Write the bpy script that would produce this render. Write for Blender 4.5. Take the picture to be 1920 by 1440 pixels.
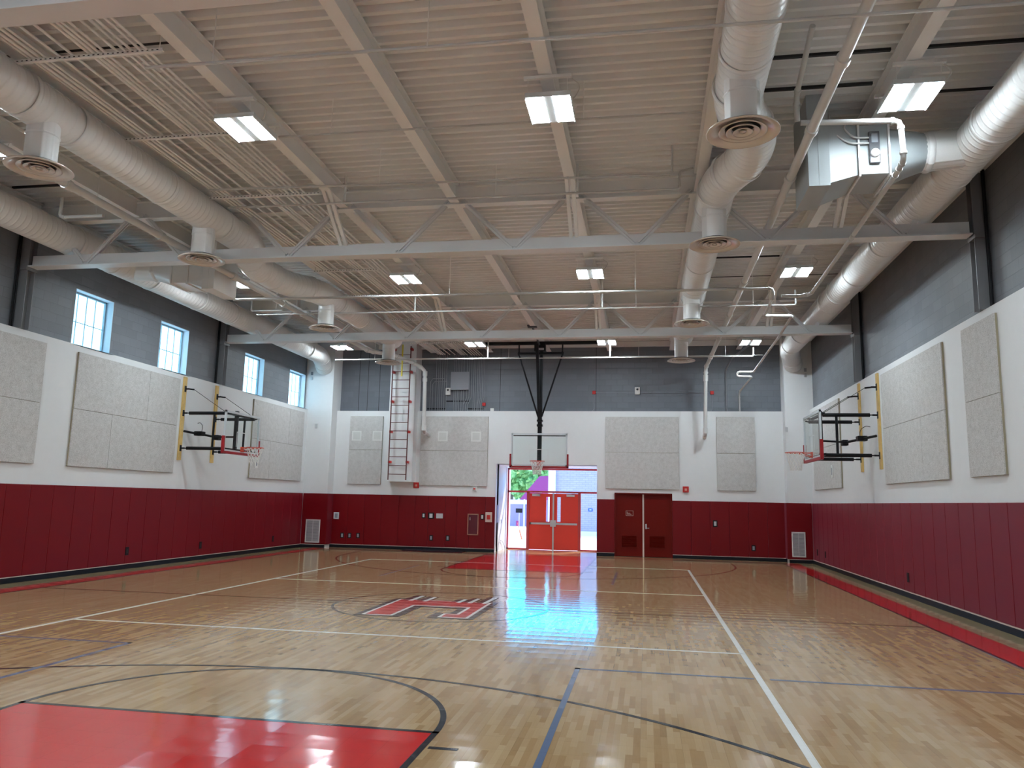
import bpy, bmesh, math, random
from mathutils import Vector, Matrix
random.seed(7)
sc = bpy.context.scene
for o in list(bpy.data.objects): bpy.data.objects.remove(o)
COL = sc.collection

# ---------------------------------------------------------------- camera
F_PX = 1454.78
cam_d = bpy.data.cameras.new('camera'); cam = bpy.data.objects.new('camera', cam_d); COL.objects.link(cam)
cam_d.sensor_fit = 'HORIZONTAL'; cam_d.sensor_width = 36.0; cam_d.lens = F_PX*36/1920
cam_d.clip_start = .05; cam_d.clip_end = 400
Rt = Vector((0.98563761, 0.16757801, 0.02088347)); Up = Vector((0.0046604, -0.15060743, 0.98858266)); Fw = Vector((-0.16880992, 0.97428692, 0.14922533))
M = Matrix.Identity(4)
for i in range(3):
    M[i][0] = Rt[i]; M[i][1] = Up[i]; M[i][2] = -Fw[i]
M[0][3], M[1][3], M[2][3] = 3.4003, -13.1398, 1.7688
cam.matrix_world = M
sc.camera = cam

# ---------------------------------------------------------------- world, sun, exposure
sc.view_settings.view_transform = 'Standard'; sc.view_settings.look = 'None'
sc.view_settings.exposure = 0.0; sc.view_settings.gamma = 1.0; sc.view_settings.use_curve_mapping = False
SKY_STRENGTH = 8.0
SUN_STRENGTH = 9.0
LAMP_STRENGTH = 125.0
WINDOW_STRENGTH = 2.4
w = bpy.data.worlds.new('sky'); sc.world = w; w.use_nodes = True
wn = w.node_tree.nodes; wl = w.node_tree.links; wn.clear()
wo = wn.new('ShaderNodeOutputWorld'); bg = wn.new('ShaderNodeBackground'); bg.inputs[1].default_value = SKY_STRENGTH
tc = wn.new('ShaderNodeTexCoord'); sx = wn.new('ShaderNodeSeparateXYZ'); cr = wn.new('ShaderNodeValToRGB')
wl.new(tc.outputs['Generated'], sx.inputs[0]); wl.new(sx.outputs[2], cr.inputs[0]); wl.new(cr.outputs[0], bg.inputs[0]); wl.new(bg.outputs[0], wo.inputs[0])
cr.color_ramp.elements[0].position = 0.0; cr.color_ramp.elements[0].color = (.22, .45, .72, 1)
cr.color_ramp.elements[1].position = 0.6; cr.color_ramp.elements[1].color = (.28, .34, .56, 1)
e = cr.color_ramp.elements.new(0.09); e.color = (.02, .50, 1.0, 1)
e = cr.color_ramp.elements.new(0.20); e.color = (.02, .44, 1.0, 1)
e = cr.color_ramp.elements.new(0.32); e.color = (.10, .26, .70, 1)
sun_d = bpy.data.lights.new('sun', 'SUN'); sun_d.energy = SUN_STRENGTH; sun_d.angle = .01; sun_d.color = (1, .95, .88)
sun = bpy.data.objects.new('sun', sun_d); COL.objects.link(sun)
sun.rotation_euler = Vector((.30, .62, .80)).to_track_quat('Z', 'Y').to_euler()
sun.location = (20, 30, 40)

# ---------------------------------------------------------------- materials
MATS = {}
def mat(name, color, rough=.5, metal=0., noise=.06, nscale=6., bump=0., bscale=40., emit=0., ecol=None, spec=.5, coat=0., coatr=.1, alpha=None, trans=0., ior=1.45):
    if name in MATS: return MATS[name]
    m = bpy.data.materials.new(name); m.use_nodes = True; MATS[name] = m
    nt = m.node_tree; n = nt.nodes; l = nt.links; b = n['Principled BSDF']
    b.inputs['Roughness'].default_value = rough; b.inputs['Metallic'].default_value = metal
    b.inputs['Specular IOR Level'].default_value = spec
    b.inputs['Coat Weight'].default_value = coat; b.inputs['Coat Roughness'].default_value = coatr
    b.inputs['Transmission Weight'].default_value = trans; b.inputs['IOR'].default_value = ior
    geo = n.new('ShaderNodeNewGeometry'); tx = n.new('ShaderNodeTexNoise'); tx.inputs['Scale'].default_value = nscale; tx.inputs['Detail'].default_value = 4
    l.new(geo.outputs['Position'], tx.inputs['Vector'])
    mx = n.new('ShaderNodeMix'); mx.data_type = 'RGBA'
    c = list(color)
    mx.inputs[6].default_value = (*[max(0, v*(1-noise)) for v in c], 1); mx.inputs[7].default_value = (*[min(1, v*(1+noise)) for v in c], 1)
    l.new(tx.outputs[0], mx.inputs[0]); l.new(mx.outputs[2], b.inputs['Base Color'])
    if bump:
        t2 = n.new('ShaderNodeTexNoise'); t2.inputs['Scale'].default_value = bscale; t2.inputs['Detail'].default_value = 3
        l.new(geo.outputs['Position'], t2.inputs['Vector'])
        bp = n.new('ShaderNodeBump'); bp.inputs['Strength'].default_value = bump; bp.inputs['Distance'].default_value = .01
        l.new(t2.outputs[0], bp.inputs['Height']); l.new(bp.outputs[0], b.inputs['Normal'])
    if emit:
        b.inputs['Emission Color'].default_value = (*(ecol or color), 1); b.inputs['Emission Strength'].default_value = emit
    return m
class N:
    """tiny node-graph helper"""
    def __init__(s, m): s.nt = m.node_tree; s.n = s.nt.nodes; s.l = s.nt.links
    def v(s, node, i, val):
        if hasattr(val, 'links') or hasattr(val, 'is_output'): s.l.new(val, node.inputs[i])
        else: node.inputs[i].default_value = val
    def math(s, op, a, b=0., c=None):
        k = s.n.new('ShaderNodeMath'); k.operation = op; s.v(k, 0, a); s.v(k, 1, b)
        if c is not None: s.v(k, 2, c)
        return k.outputs[0]
    def comb(s, x, y, z=0.):
        k = s.n.new('ShaderNodeCombineXYZ'); s.v(k, 0, x); s.v(k, 1, y); s.v(k, 2, z); return k.outputs[0]
    def pos(s):
        g = s.n.new('ShaderNodeNewGeometry'); k = s.n.new('ShaderNodeSeparateXYZ'); s.l.new(g.outputs['Position'], k.inputs[0]); return g.outputs['Position'], k.outputs[0], k.outputs[1], k.outputs[2]
    def white(s, vec):
        k = s.n.new('ShaderNodeTexWhiteNoise'); k.noise_dimensions = '3D'; s.l.new(vec, k.inputs[0]); return k.outputs[0]
    def noise(s, vec, scale, detail=3.):
        k = s.n.new('ShaderNodeTexNoise'); s.l.new(vec, k.inputs['Vector']); k.inputs['Scale'].default_value = scale; k.inputs['Detail'].default_value = detail; return k.outputs[0]
    def ramp(s, f, stops):
        k = s.n.new('ShaderNodeValToRGB'); s.v(k, 0, f); e = k.color_ramp.elements
        e[0].position, e[0].color = stops[0][0], (*stops[0][1], 1); e[1].position, e[1].color = stops[-1][0], (*stops[-1][1], 1)
        for p, c in stops[1:-1]: q = e.new(p); q.color = (*c, 1)
        return k.outputs[0]
    def mix(s, f, a, b):
        k = s.n.new('ShaderNodeMix'); k.data_type = 'RGBA'; s.v(k, 0, f)
        for i, q in ((6, a), (7, b)):
            if isinstance(q, tuple): k.inputs[i].default_value = (*q, 1)
            else: s.l.new(q, k.inputs[i])
        return k.outputs[2]
    def bump(s, h, strength, dist, normal=None):
        k = s.n.new('ShaderNodeBump'); k.inputs['Strength'].default_value = strength; k.inputs['Distance'].default_value = dist; s.l.new(h, k.inputs['Height'])
        if normal: s.l.new(normal, k.inputs['Normal'])
        return k.outputs[0]
FLOOR_ROUGH = .10
def tile_surface(g, b, pos, x, y, strength=1.0):
    """interlocking sports tiles: fine seams every 0.305 m and a very slightly dished face"""
    def seam(c):
        f = g.math('FRACT', g.math('DIVIDE', c, .305)); d = g.math('ABSOLUTE', g.math('SUBTRACT', f, .5)); return d
    dx, dy = seam(x), seam(y)
    edge = g.math('MAXIMUM', dx, dy)
    line = g.math('GREATER_THAN', edge, .4945)
    cup = g.math('ADD', g.math('MULTIPLY', dx, dx), g.math('MULTIPLY', dy, dy))
    h = g.math('ADD', g.math('MULTIPLY', cup, .0050*strength), g.math('MULTIPLY', g.noise(g.comb(x, y), 6., 1.), .0016*strength))
    g.l.new(g.bump(h, .5, 1.0), b.inputs['Normal'])
    b.inputs['Roughness'].default_value = FLOOR_ROUGH
    b.inputs['Specular IOR Level'].default_value = .55
    return line
def floor_mat():
    m = bpy.data.materials.new('maple_sports_tile'); m.use_nodes = True; MATS['floor'] = m; g = N(m); b = g.n['Principled BSDF']
    pos, x, y, z = g.pos()
    row = g.math('FLOOR', g.math('DIVIDE', x, .0508))
    off = g.white(g.comb(row, 3.1, 0.))
    idx = g.math('FLOOR', g.math('ADD', g.math('DIVIDE', y, .43), off))
    r = g.white(g.comb(row, idx, 1.7))
    grain = g.noise(g.comb(g.math('MULTIPLY', x, 60.), g.math('MULTIPLY', y, 3.)), 1.5, 4.)
    k = g.math('ADD', g.math('MULTIPLY', r, .75), g.math('MULTIPLY', grain, .25))
    c = g.ramp(k, [(0., (.30, .180, .082)), (.3, (.365, .228, .112)), (.6, (.42, .277, .143)), (1., (.49, .345, .195))])
    line = tile_surface(g, b, pos, x, y)
    fx = g.math('ABSOLUTE', g.math('SUBTRACT', g.math('FRACT', g.math('DIVIDE', x, .0508)), .5))
    pl = g.math('GREATER_THAN', fx, .475)
    dark = g.math('MAXIMUM', g.math('MULTIPLY', line, .30), g.math('MULTIPLY', pl, .05))
    c = g.mix(dark, c, (.12, .07, .035))
    g.l.new(c, b.inputs['Base Color']); return m
def paint_mat(name, col):
    m = bpy.data.materials.new(name); m.use_nodes = True; MATS[name] = m; g = N(m); b = g.n['Principled BSDF']
    pos, x, y, z = g.pos(); line = tile_surface(g, b, pos, x, y)
    c = g.mix(g.noise(pos, 3.), tuple(v*.93 for v in col), col)
    c = g.mix(g.math('MULTIPLY', line, .35), c, tuple(v*.35 for v in col)); g.l.new(c, b.inputs['Base Color']); return m
def cmu_mat(name, col, axis):
    m = bpy.data.materials.new(name); m.use_nodes = True; MATS[name] = m; g = N(m); b = g.n['Principled BSDF']
    pos, x, y, z = g.pos(); u = y if axis == 'y' else x
    k = g.n.new('ShaderNodeTexBrick'); g.l.new(g.comb(u, z), k.inputs['Vector'])
    k.inputs['Color1'].default_value = (*col, 1); k.inputs['Color2'].default_value = (*[v*.88 for v in col], 1); k.inputs['Mortar'].default_value = (*[v*.84 for v in col], 1)
    k.inputs['Scale'].default_value = 1.; k.inputs['Brick Width'].default_value = .406; k.inputs['Row Height'].default_value = .203; k.inputs['Mortar Size'].default_value = .007; k.inputs['Mortar Smooth'].default_value = .4
    g.l.new(k.outputs['Color'], b.inputs['Base Color']); b.inputs['Roughness'].default_value = .55
    h = g.math('ADD', g.math('MULTIPLY', k.outputs['Fac'], -1.), g.math('MULTIPLY', g.noise(pos, 60.), .35))
    g.l.new(g.bump(h, .6, .006), b.inputs['Normal']); return m
def brick_mat(name, c1, c2, mo):
    m = bpy.data.materials.new(name); m.use_nodes = True; MATS[name] = m; g = N(m); b = g.n['Principled BSDF']
    pos, x, y, z = g.pos()
    k = g.n.new('ShaderNodeTexBrick'); g.l.new(g.comb(g.math('ADD', x, y), z), k.inputs['Vector'])
    for i, c in (('Color1', c1), ('Color2', c2), ('Mortar', mo)): k.inputs[i].default_value = (*c, 1)
    k.inputs['Scale'].default_value = 1.; k.inputs['Brick Width'].default_value = .34; k.inputs['Row Height'].default_value = .115; k.inputs['Mortar Size'].default_value = .010
    g.l.new(k.outputs['Color'], b.inputs['Base Color']); b.inputs['Roughness'].default_value = .8; return m
def duct_mat():
    m = bpy.data.materials.new('painted_spiral_duct'); m.use_nodes = True; MATS['duct'] = m; g = N(m); b = g.n['Principled BSDF']
    pos, x, y, z = g.pos()
    c = g.math('ADD', g.math('MULTIPLY', g.math('COSINE', g.math('MULTIPLY', y, 2*math.pi/.125)), .5), .5)
    ridge = g.math('POWER', c, 5.)
    h = g.math('ADD', ridge, g.math('MULTIPLY', g.noise(pos, 7.), .8))
    g.l.new(g.bump(h, 1.0, .007), b.inputs['Normal'])
    g.l.new(g.mix(g.noise(pos, 4.), (.76, .76, .75), (.82, .82, .81)), b.inputs['Base Color']); b.inputs['Roughness'].default_value = .32; return m
def panel_mat():
    m = bpy.data.materials.new('wood_fiber_acoustic'); m.use_nodes = True; MATS['acoustic'] = m; g = N(m); b = g.n['Principled BSDF']
    pos, x, y, z = g.pos()
    n1 = g.noise(pos, 95., 4.); n2 = g.noise(pos, 9., 3.)
    k = g.math('ADD', g.math('MULTIPLY', n1, .8), g.math('MULTIPLY', n2, .2))
    g.l.new(g.ramp(k, [(.30, (.36, .345, .33)), (.5, (.58, .565, .555)), (.70, (.74, .725, .715))]), b.inputs['Base Color'])
    b.inputs['Roughness'].default_value = .9; g.l.new(g.bump(n1, .7, .01), b.inputs['Normal']); return m
def foliage_mat():
    m = bpy.data.materials.new('tree_leaves'); m.use_nodes = True; MATS['leaves'] = m; g = N(m); b = g.n['Principled BSDF']
    pos, x, y, z = g.pos(); g.l.new(g.ramp(g.noise(pos, 3., 6.), [(.3, (.05, .14, .04)), (.5, (.20, .40, .10)), (.7, (.42, .60, .22))]), b.inputs['Base Color']); b.inputs['Roughness'].default_value = .8; return m
M_floor = floor_mat()
M_red = paint_mat('red_court_paint', (.58, .022, .022)); M_blk = paint_mat('black_court_paint', (.022, .022, .028)); M_wht = paint_mat('white_court_paint', (.82, .82, .80)); M_blu = paint_mat('slate_blue_court_paint', (.12, .16, .26))
M_tan = paint_mat('tan_border_paint', (.36, .27, .14))
M_wall = mat('white_gypsum_paint', (.76, .77, .78), .6, noise=.02, bump=.05, bscale=120)
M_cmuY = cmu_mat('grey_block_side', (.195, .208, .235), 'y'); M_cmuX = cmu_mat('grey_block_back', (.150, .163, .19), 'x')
M_deck = mat('white_roof_deck_paint', (.80, .80, .79), .33, noise=.04, nscale=3)
M_steel = mat('white_steel_paint', (.84, .84, .83), .4, noise=.03)
M_chord = mat('pale_grey_steel_paint', (.70, .71, .72), .4, noise=.03)
M_gcol = mat('grey_column_paint', (.19, .195, .21), .4)
M_duct = duct_mat()
M_pipe = mat('white_pipe_paint', (.66, .655, .64), .35, noise=.02)
M_plen = mat('plenum_paint_darkened', (.36, .39, .40), .4, noise=.02)  # right plenum's white darkened in colour to offset glare from the lamp beside it
M_cond = mat('galvanised_conduit', (.27, .285, .31), .4, .2)
M_condw = mat('painted_conduit', (.90, .90, .89), .35)
M_pad = mat('red_vinyl_pad', (.165, .0004, .004), .42, noise=.05, nscale=2, bump=.06, bscale=200, spec=.32)
pb = M_pad.node_tree.nodes['Principled BSDF']; pb.inputs['Sheen Weight'].default_value = .15; pb.inputs['Sheen Roughness'].default_value = .35; pb.inputs['Sheen Tint'].default_value = (1.0, .40, .62, 1)
M_ac = panel_mat()
M_acedge = mat('panel_edge', (.35, .31, .22), .9)
M_black = mat('black_steel', (.008, .008, .010), .5, spec=.25)
M_rubber = mat('black_rubber_base', (.008, .009, .014), .5, spec=.25)
M_strip = mat('pale_trim_strip', (.62, .50, .44), .5)
M_wood = mat('pine_board', (.66, .45, .16), .5, noise=.25, nscale=9)
M_rim = mat('orange_red_rim', (.62, .07, .03), .35)
M_bpad = mat('red_board_padding', (.33, .008, .014), .45)
M_frame = mat('silver_board_frame', (.62, .66, .69), .4, .1)
M_net = mat('white_net_cord', (.80, .78, .76), .8)
M_mark = mat('white_board_marking', (.62, .65, .65), .5)
M_doorr = mat('bright_red_door_paint', (.90, .06, .035), .35, noise=.03)
M_doord = mat('dark_red_door_paint', (.135, .004, .0015), .45, noise=.04, spec=.2)
M_sfr = mat('red_storefront_frame', (.60, .07, .07), .35)
M_alu = mat('brushed_aluminium', (.62, .63, .65), .3, .8)
M_grille = mat('white_grille', (.62, .63, .66), .45)
M_dark = mat('dark_slot', (.02, .02, .022), .7)
M_redd = mat('red_device_plastic', (.50, .015, .012), .4)
M_whited = mat('white_device_plastic', (.72, .72, .70), .4)
M_chrome = mat('glossy_diffuser_paint', (.70, .64, .58), .2, .35)
M_greybox = mat('grey_enclosure', (.27, .285, .32), .45, noise=.03)
M_lens = mat('lamp_lens', (1, 1, 1), .3, emit=LAMP_STRENGTH, ecol=(.81, .935, 1.0))
M_lamp = mat('white_lamp_housing', (.72, .78, .80), .35)
M_win = mat('frosted_window_panel', (.8, .9, .95), .5, emit=WINDOW_STRENGTH, ecol=(.42, .80, 1.0), noise=.05)
M_mullion = mat('window_mullion', (.30, .42, .50), .5)
M_reveal = mat('window_reveal_paint', (.62, .72, .82), .6)
M_yellow = mat('yellow_safety_post', (.75, .60, .05), .4)
M_ladder = mat('dark_red_ladder', (.10, .014, .014), .4)
M_conc = mat('pale_concrete', (.70, .70, .68), .8)
M_brick = brick_mat('white_brick', (.40, .35, .38), (.36, .32, .35), (.27, .24, .27))
M_trunk = mat('tree_bark', (.14, .10, .07), .9)
M_leaf = foliage_mat()
M_canopy = mat('magenta_canopy', (.26, .03, .14), .6)
M_blue = mat('blue_sign', (.03, .10, .38), .5)
M_orange = mat('orange_cone', (.85, .16, .05), .5)
def glass_mat(name, col, transp):
    m = bpy.data.materials.new(name); m.use_nodes = True; n = m.node_tree.nodes; l = m.node_tree.links; MATS[name] = m
    n.clear(); o = n.new('ShaderNodeOutputMaterial'); t = n.new('ShaderNodeBsdfTransparent'); t.inputs[0].default_value = (*col, 1)
    gl = n.new('ShaderNodeBsdfGlossy'); gl.inputs[1].default_value = .03; fr = n.new('ShaderNodeFresnel'); fr.inputs[0].default_value = 1.45
    mm = n.new('ShaderNodeMath'); mm.operation = 'MULTIPLY'; mm.inputs[1].default_value = transp; gg = n.new('ShaderNodeNewGeometry'); ff = n.new('ShaderNodeMath'); ff.operation = 'SUBTRACT'; ff.inputs[0].default_value = 1.; l.new(gg.outputs['Backfacing'], ff.inputs[1]); f2 = n.new('ShaderNodeMath'); f2.operation = 'MULTIPLY'; l.new(fr.outputs[0], f2.inputs[0]); l.new(ff.outputs[0], f2.inputs[1]); l.new(f2.outputs[0], mm.inputs[0])
    tx = n.new('ShaderNodeTexNoise'); tx.inputs['Scale'].default_value = 2.; 
    mx = n.new('ShaderNodeMixShader'); l.new(mm.outputs[0], mx.inputs[0]); l.new(t.outputs[0], mx.inputs[1]); l.new(gl.outputs[0], mx.inputs[2]); l.new(mx.outputs[0], o.inputs[0]); return m
M_glass = glass_mat('clear_glass', (.97, .99, .99), 1.0)
M_bglass = glass_mat('backboard_glass', (.93, .965, .96), .8)

# ---------------------------------------------------------------- mesh builder
class MB:
    def __init__(s): s.v = []; s.f = []; s.sm = []
    def add(s, vs, fs, smooth=False):
        o = len(s.v); s.v += [tuple(v) for v in vs]; s.f += [tuple(i+o for i in f) for f in fs]; s.sm += [smooth]*len(fs); return s
    def box(s, x0, x1, y0, y1, z0, z1):
        x0, x1 = min(x0, x1), max(x0, x1); y0, y1 = min(y0, y1), max(y0, y1); z0, z1 = min(z0, z1), max(z0, z1)
        return s.add([(x0,y0,z0),(x1,y0,z0),(x1,y1,z0),(x0,y1,z0),(x0,y0,z1),(x1,y0,z1),(x1,y1,z1),(x0,y1,z1)],
                     [(0,3,2,1),(4,5,6,7),(0,1,5,4),(1,2,6,5),(2,3,7,6),(3,0,4,7)])
    def bbox(s, x0, x1, y0, y1, z0, z1, b):
        """box with chamfered edges"""
        x0, x1 = min(x0, x1), max(x0, x1); y0, y1 = min(y0, y1), max(y0, y1); z0, z1 = min(z0, z1), max(z0, z1)
        bm = bmesh.new(); bmesh.ops.create_cube(bm, size=1)
        for v in bm.verts: v.co = Vector(((x0+x1)/2+v.co.x*(x1-x0), (y0+y1)/2+v.co.y*(y1-y0), (z0+z1)/2+v.co.z*(z1-z0)))
        bmesh.ops.bevel(bm, geom=bm.edges[:], offset=b, segments=2, affect='EDGES', profile=.6)
        bm.verts.index_update(); s.add([v.co.copy() for v in bm.verts], [[v.index for v in f.verts] for f in bm.faces]); bm.free(); return s
    def beam(s, p, q, wd, ht, up=(0, 0, 1)):
        """rectangular bar from p to q"""
        p, q = Vector(p), Vector(q); d = (q-p).normalized(); u = Vector(up)
        if abs(d.dot(u)) > .98: u = Vector((0, 1, 0))
        sd = d.cross(u).normalized(); u = sd.cross(d).normalized(); a = sd*wd/2; b = u*ht/2
        vs = [p-a-b, p+a-b, p+a+b, p-a+b, q-a-b, q+a-b, q+a+b, q-a+b]
        return s.add(vs, [(0,1,2,3),(7,6,5,4),(4,5,1,0),(5,6,2,1),(6,7,3,2),(7,4,0,3)])
    def tube(s, pts, r, n=10, cap=True, rs=None):
        P = [Vector(p) for p in pts]; rings = []; prev = None
        for i, p in enumerate(P):
            t = (P[min(i+1, len(P)-1)]-P[max(i-1, 0)]).normalized()
            if prev is None:
                a = Vector((0, 0, 1)) if abs(t.z) < .9 else Vector((0, 1, 0)); u = (a - t*a.dot(t)).normalized()
            else: u = (prev - t*prev.dot(t)).normalized()
            prev = u; w_ = t.cross(u); rr = rs[i] if rs else r
            k = 1.
            if 0 < i < len(P)-1:
                c = (P[i]-P[i-1]).normalized().dot((P[i+1]-P[i]).normalized()); k = 1/max(.5, math.sqrt((1+c)/2))
            rings.append([p + (u*math.cos(2*math.pi*j/n) + w_*math.sin(2*math.pi*j/n))*rr for j in range(n)])
        vs = [v for r_ in rings for v in r_]; fs = []
        for i in range(len(P)-1):
            for j in range(n): fs.append((i*n+j, i*n+(j+1) % n, (i+1)*n+(j+1) % n, (i+1)*n+j))
        s.add(vs, fs, True)
        if cap:
            s.add(rings[0], [tuple(range(n))[::-1]]); s.add(rings[-1], [tuple(range(n))])
        return s
    def lathe(s, prof, c, n=32, axis='z'):
        vs = []; fs = []
        for (r, h) in prof:
            for j in range(n):
                a = 2*math.pi*j/n; x, y = r*math.cos(a), r*math.sin(a)
                vs.append((c[0]+x, c[1]+y, c[2]+h) if axis == 'z' else ((c[0]+h, c[1]+x, c[2]+y) if axis == 'x' else (c[0]+x, c[1]+h, c[2]+y)))
        for i in range(len(prof)-1):
            for j in range(n): fs.append((i*n+j, i*n+(j+1) % n, (i+1)*n+(j+1) % n, (i+1)*n+j))
        return s.add(vs, fs, True)
    def poly(s, pts, z0, z1):
        n = len(pts); vs = [(p[0], p[1], z0) for p in pts]+[(p[0], p[1], z1) for p in pts]
        return s.add(vs, [tuple(range(n))[::-1], tuple(range(n, 2*n))]+[(i, (i+1) % n, n+(i+1) % n, n+i) for i in range(n)])
    def hull(s, A, B):
        """loft of two quads"""
        return s.add(list(A)+list(B), [(3,2,1,0),(4,5,6,7)]+[(i, (i+1) % 4, 4+(i+1) % 4, 4+i) for i in range(4)])
    def build(s, name, m, parent=None, loc=None):
        off = Vector((0, 0, 0)); p = parent
        while p is not None: off += p.location; p = p.parent
        if parent is None and loc is not None: off = Vector(loc)
        me = bpy.data.meshes.new(name)
        me.from_pydata([tuple(Vector(v)-off) for v in s.v], [], s.f); me.materials.append(m)
        me.polygons.foreach_set('use_smooth', s.sm)
        bm = bmesh.new(); bm.from_mesh(me); bmesh.ops.recalc_face_normals(bm, faces=bm.faces); bm.to_mesh(me); bm.free(); me.update()
        o = bpy.data.objects.new(name, me); COL.objects.link(o)
        if parent is not None: o.parent = parent
        elif loc is not None: o.location = loc
        return o
def tag(o, label=None, cat=None, group=None, kind=None):
    if label: o['label'] = label
    if cat: o['category'] = cat
    if group: o['group'] = group
    if kind: o['kind'] = kind
    return o
def empty(name, loc, label=None, cat=None, group=None, kind=None):
    o = bpy.data.objects.new(name, None); o.empty_display_size = .1; COL.objects.link(o); o.location = loc
    return tag(o, label, cat, group, kind)
def copy_tree(o, parent=None):
    c = o.copy(); COL.objects.link(c); c.parent = parent
    for ch in list(o.children): copy_tree(ch, c)
    return c
def one(mb, name, m, label, cat, group=None, loc=None):
    if loc is None:
        xs = list(zip(*mb.v)); loc = ((min(xs[0])+max(xs[0]))/2, (min(xs[1])+max(xs[1]))/2, min(xs[2]))
    return tag(mb.build(name, m, None, loc), label, cat, group)

ORD = 'first second third fourth fifth sixth seventh eighth ninth tenth eleventh twelfth thirteenth fourteenth fifteenth sixteenth seventeenth eighteenth nineteenth twentieth twenty-first twenty-second twenty-third twenty-fourth twenty-fifth twenty-sixth twenty-seventh twenty-eighth twenty-ninth thirtieth'.split()
# ================================================================= ROOM
XL, XR = -8.74, 8.72          # faces of the white lower walls
YB, YN = 13.85, -14.3         # back / near wall faces
ZL = 4.93                     # top of the white lower wall
XLU, XRU, YBU = -8.86, 8.84, 14.12
ZD = 7.44                     # underside of roof deck

floor = tag(MB().box(-9.4, 9.4, YN-.2, 16.15, -.2, 0).build('floor', M_floor), kind='structure')
T = .0016
def fl(mb, name, m): return mb.build(name, m, floor)
def rect(x0, x1, y0, y1, z=T): return MB().box(x0, x1, y0, y1, .0002, z)
def arc(cx, cy, r, wd, a0, a1, n=64, mb=None):
    mb = mb or MB(); vs = []
    for i in range(n+1):
        a = math.radians(a0+(a1-a0)*i/n); c, s_ = math.cos(a), math.sin(a)
        for rr in (r-wd, r):
            for z in (.0002, T+.0006): vs.append((cx+rr*c, cy+rr*s_, z))
    fs = []
    for i in range(n):
        b = i*4; fs += [(b+1, b+3, b+7, b+5), (b, b+1, b+5, b+4), (b+2, b+6, b+7, b+3)]
    return mb.add(vs, fs)
# outer tan margin, red border stripes
for s_ in (-1, 1):
    fl(rect(s_*8.14, s_*8.74, YN, 13.3, .0010), 'tan_margin', M_tan)
    fl(rect(s_*7.67, s_*8.14, YN, 13.1, .0016), 'red_border_stripe', M_red)
fl(rect(-8.14, 8.14, 12.86, 13.1, .0012), 'red_border_stripe', M_red)
b = MB()
for s_ in (-1, 1): b.box(s_*7.62, s_*7.67, -12.85, 12.85, .0002, .0024)
for s_ in (-1, 1): b.box(-7.67, 7.67, s_*12.80, s_*12.85, .0002, .0024)
b.box(-7.62, 7.62, -.025, .025, .0002, .0024)
fl(b, 'basketball_boundary_lines', M_blk)
fl(arc(0, 0, 1.83, .05, 0, 360, 96), 'center_circle', M_blk)
for s_ in (-1, 1):
    fl(rect(-1.78, 1.78, s_*7.06, s_*12.80, .0018), 'red_key_paint', M_red)
    b = MB().box(-1.83, -1.78, s_*7.01, s_*12.8, .0002, .0026).box(1.78, 1.83, s_*7.01, s_*12.8, .0002, .0026).box(-1.83, 1.83, s_*7.01, s_*7.06, .0002, .0026)
    arc(0, s_*7.03, 1.83, .05, 0 if s_ < 0 else 180, 180 if s_ < 0 else 360, 64, b)
    if s_ < 0: pass
    for yy in (7.40, 8.53, 9.45, 10.55):
        for t_ in (-1, 1): b.box(t_*1.85, t_*2.07, s_*yy-.025, s_*yy+.025, .0002, .0026)
    fl(b, 'free_throw_lane_lines', M_blk)
    b = MB(); arc(0, s_*11.2, 6.02, .05, 0 if s_ < 0 else 180, 180 if s_ < 0 else 360, 120, b)
    for t_ in (-1, 1): b.box(t_*5.97, t_*6.02, s_*11.2, s_*12.8, .0002, .0022)
    fl(b, 'three_point_line', M_blk)
b = MB()
for s_ in (-1, 1):
    b.box(s_*4.52, s_*4.585, -9.14, 9.14, .0002, .0034)
    for yy in (3.05, 9.14): b.box(-4.57, 4.57, s_*yy-.025, s_*yy+.025, .0002, .0034)
fl(b, 'volleyball_lines', M_wht)
b = MB()
for s_ in (-1, 1):
    b.box(s_*2.645, s_*2.70, -10.6, -4.4, .0002, .0030); b.box(s_*2.645, s_*2.70, 4.5, 7.7, .0002, .0030)
    b.box(s_*2.645, s_*4.50, -4.45, -4.40, .0002, .0030); b.box(s_*4.66, s_*7.2, -4.45, -4.40, .0002, .0030)
fl(b, 'slate_blue_court_lines', M_blu)
# centre court emblem: red block letter with black and white outline and claw-cut top
lg = empty('court_emblem', (0, 0, 0)); lg.parent = floor
def P(pts, z, name, m): return MB().poly(pts, .0002, z).build(name, m, lg)
P([(-1.02,-1.44),(-.28,-1.44),(-.28,-.29),(.36,-.29),(.36,-.88),(.14,-.88),(.14,-1.40),(.85,-1.40),(.85,.64),(-1.02,.64)], .0038, 'emblem_black_outline', M_blk)
P([(-.92,-1.36),(-.42,-1.36),(-.42,-.17),(.48,-.17),(.48,-.92),(.27,-.92),(.27,-1.31),(.75,-1.31),(.75,.57),(-.92,.57)], .0043, 'emblem_white_outline', M_wht)
P([(-.87,-1.31),(-.47,-1.31),(-.47,-.12),(.53,-.12),(.53,-.96),(.32,-.96),(.32,-1.26),(.70,-1.26),(.70,.53),(-.87,.53)], .0048, 'emblem_red_letter', M_red)
ck = MB(); cw = MB()
for x0, x1, y1 in ((-.76,-.64,1.15),(-.50,-.38,1.03),(.12,.22,.90),(.32,.42,1.08),(.58,.68,1.34)):
    ck.poly([(x0-.09, .50), (x1+.02, .50), (x1+.05, y1), (x0-.03, y1+.06)], .0002, .0052)
    cw.poly([(x1-.08, .40), (x1, .40), (x1+.03, y1-.03), (x1-.04, y1)], .0002, .0057)
ck.build('emblem_black_slashes', M_blk, lg); cw.build('emblem_white_slashes', M_wht, lg)

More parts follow.
